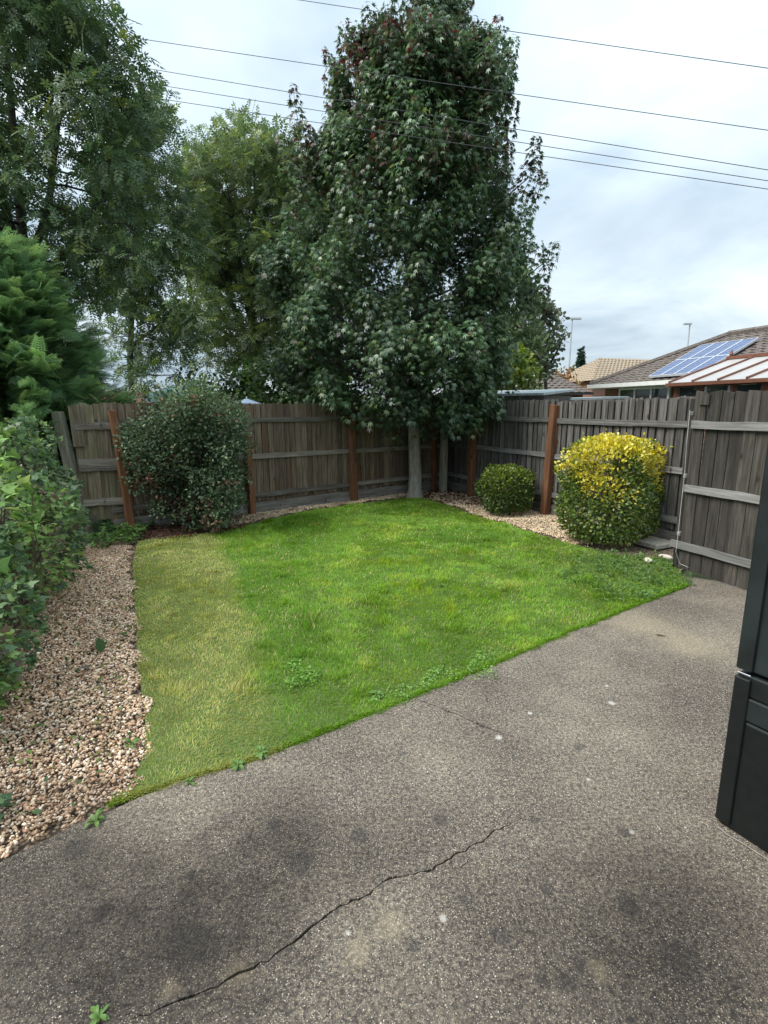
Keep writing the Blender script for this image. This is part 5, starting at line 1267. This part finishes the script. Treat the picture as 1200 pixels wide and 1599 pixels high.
# fallen leaves and small stones
def fallen(px, py, s, col, label, z=0.016, tm=T_OVAL):
    g = G(px, py, z); o = scatter('fallen_leaf', tm[0], tm[1], np.zeros((1,3)), np.array([[random.uniform(-1,1),random.uniform(-1,1),0.15]]), np.array([[0.1,0.1,1.0]]), np.array([s]), np.array([col]), M['leaf_matt'])
    o.location = g; tag(o, label, 'leaf', 'fallen leaves')
fallen(1024,990,0.07,(0.35,0.27,0.18),'dried pale brown leaf fallen on the concrete near the lawn')
fallen(158,1020,0.11,(0.05,0.10,0.035),'dark green leaf lying on the gravel path', 0.03)
fallen(188,988,0.10,(0.05,0.11,0.035),'green leaf lying on gravel close to the paler turf', 0.03)
fallen(143,1040,0.07,(0.12,0.12,0.10),'grey withered leaf on the gravel path', 0.03)
def rock(px, py, s, label, mat, k):
    tv, tf = ico_pebble(k); g = G(px, py); mb = MB(); mb.add([(x*s[0], y*s[1], z*s[2]) for x, y, z in tv], tf); o = mb.build('rock', mat); o.location = (g.x, g.y, s[2]*0.5); o.rotation_euler = (0,0,k)
    m_ = o.modifiers.new('sub', 'SUBSURF'); m_.levels = 1; m_.render_levels = 2; tag(o, label, 'rock', 'rocks by the gate')
rock(1012,878,(0.10,0.07,0.045),'pale rounded rock by the foot of the gate', M['stone'], 11)
rock(1038,873,(0.12,0.07,0.05),'longer pale rock touching the gate', M['stone'], 12)
rock(872,797,(0.09,0.08,0.10),'grey stone beside the tilted orange post', M['slab'], 13)
mb = MB(); q = G(1018,846); mb.box(-0.28,0.28,-0.30,0.30,0,0.06); o = mb.build('paving_slab', M['slab']); o.location = (q.x+0.02, q.y, -0.005); o.rotation_euler = (0,0,RR); bevel(o, 0.012); tag(o, 'square concrete slab behind the gate beside the yellow-topped bush', 'slab')

# ------------------------------------------------------------------ tall dark cabinet at the right
def cabinet():
    a = G(1120,1283,0.012); d = Vector((0.49,-0.872,0)); rz = math.atan2(d.y, d.x)
    t = thing('storage_cabinet', 'tall black plastic storage cabinet standing on the concrete patio', 'cabinet', (a.x, a.y, 0.012), rz)
    W, D, H = 0.78, 0.55, 1.655; zs = 0.665
    def rb(name, x0, x1, y0, y1, z0, z1, m, bw=0.008, par=None):
        mb = MB(); mb.box(x0,x1,y0,y1,z0,z1); o = mb.build(name, m, par or t); bevel(o, bw); return o
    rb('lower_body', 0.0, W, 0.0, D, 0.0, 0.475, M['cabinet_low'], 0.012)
    rb('band', -0.004, W+0.004, -0.004, D, 0.478, 0.57, M['cabinet'], 0.006)
    rb('middle_body', 0.0, W, 0.0, D, 0.572, zs-0.006, M['cabinet'], 0.008)
    rb('upper_body', 0.003, W-0.003, 0.003, D, zs+0.006, H-0.05, M['cabinet'], 0.01)
    rb('lid', -0.006, W+0.01, -0.008, D+0.01, H-0.046, H, M['cabinet'], 0.012)
    rb('corner_trim', -0.006, 0.05, -0.012, 0.03, zs+0.01, H-0.06, M['cabinet'], 0.006)
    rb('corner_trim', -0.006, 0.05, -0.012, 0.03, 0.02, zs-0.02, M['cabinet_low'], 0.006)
    for i in range(1, 6): rb('groove_rib', 0.06+i*0.115, 0.075+i*0.115, -0.006, 0.02, zs+0.03, H-0.08, M['cabinet'], 0.004)
    rb('latch', 0.004, 0.05, -0.015, -0.0125, zs-0.003, zs+0.001, M['alu'], 0.002)
    mb = MB(); mb.tube([(0.02,-0.03,0.006),(0.06,-0.045,0.01),(0.11,-0.035,0.007),(0.2,-0.03,0.006)], [0.002]*4, 5); mb.build('bottom_edge_strip', M['slab'], t)
cabinet()
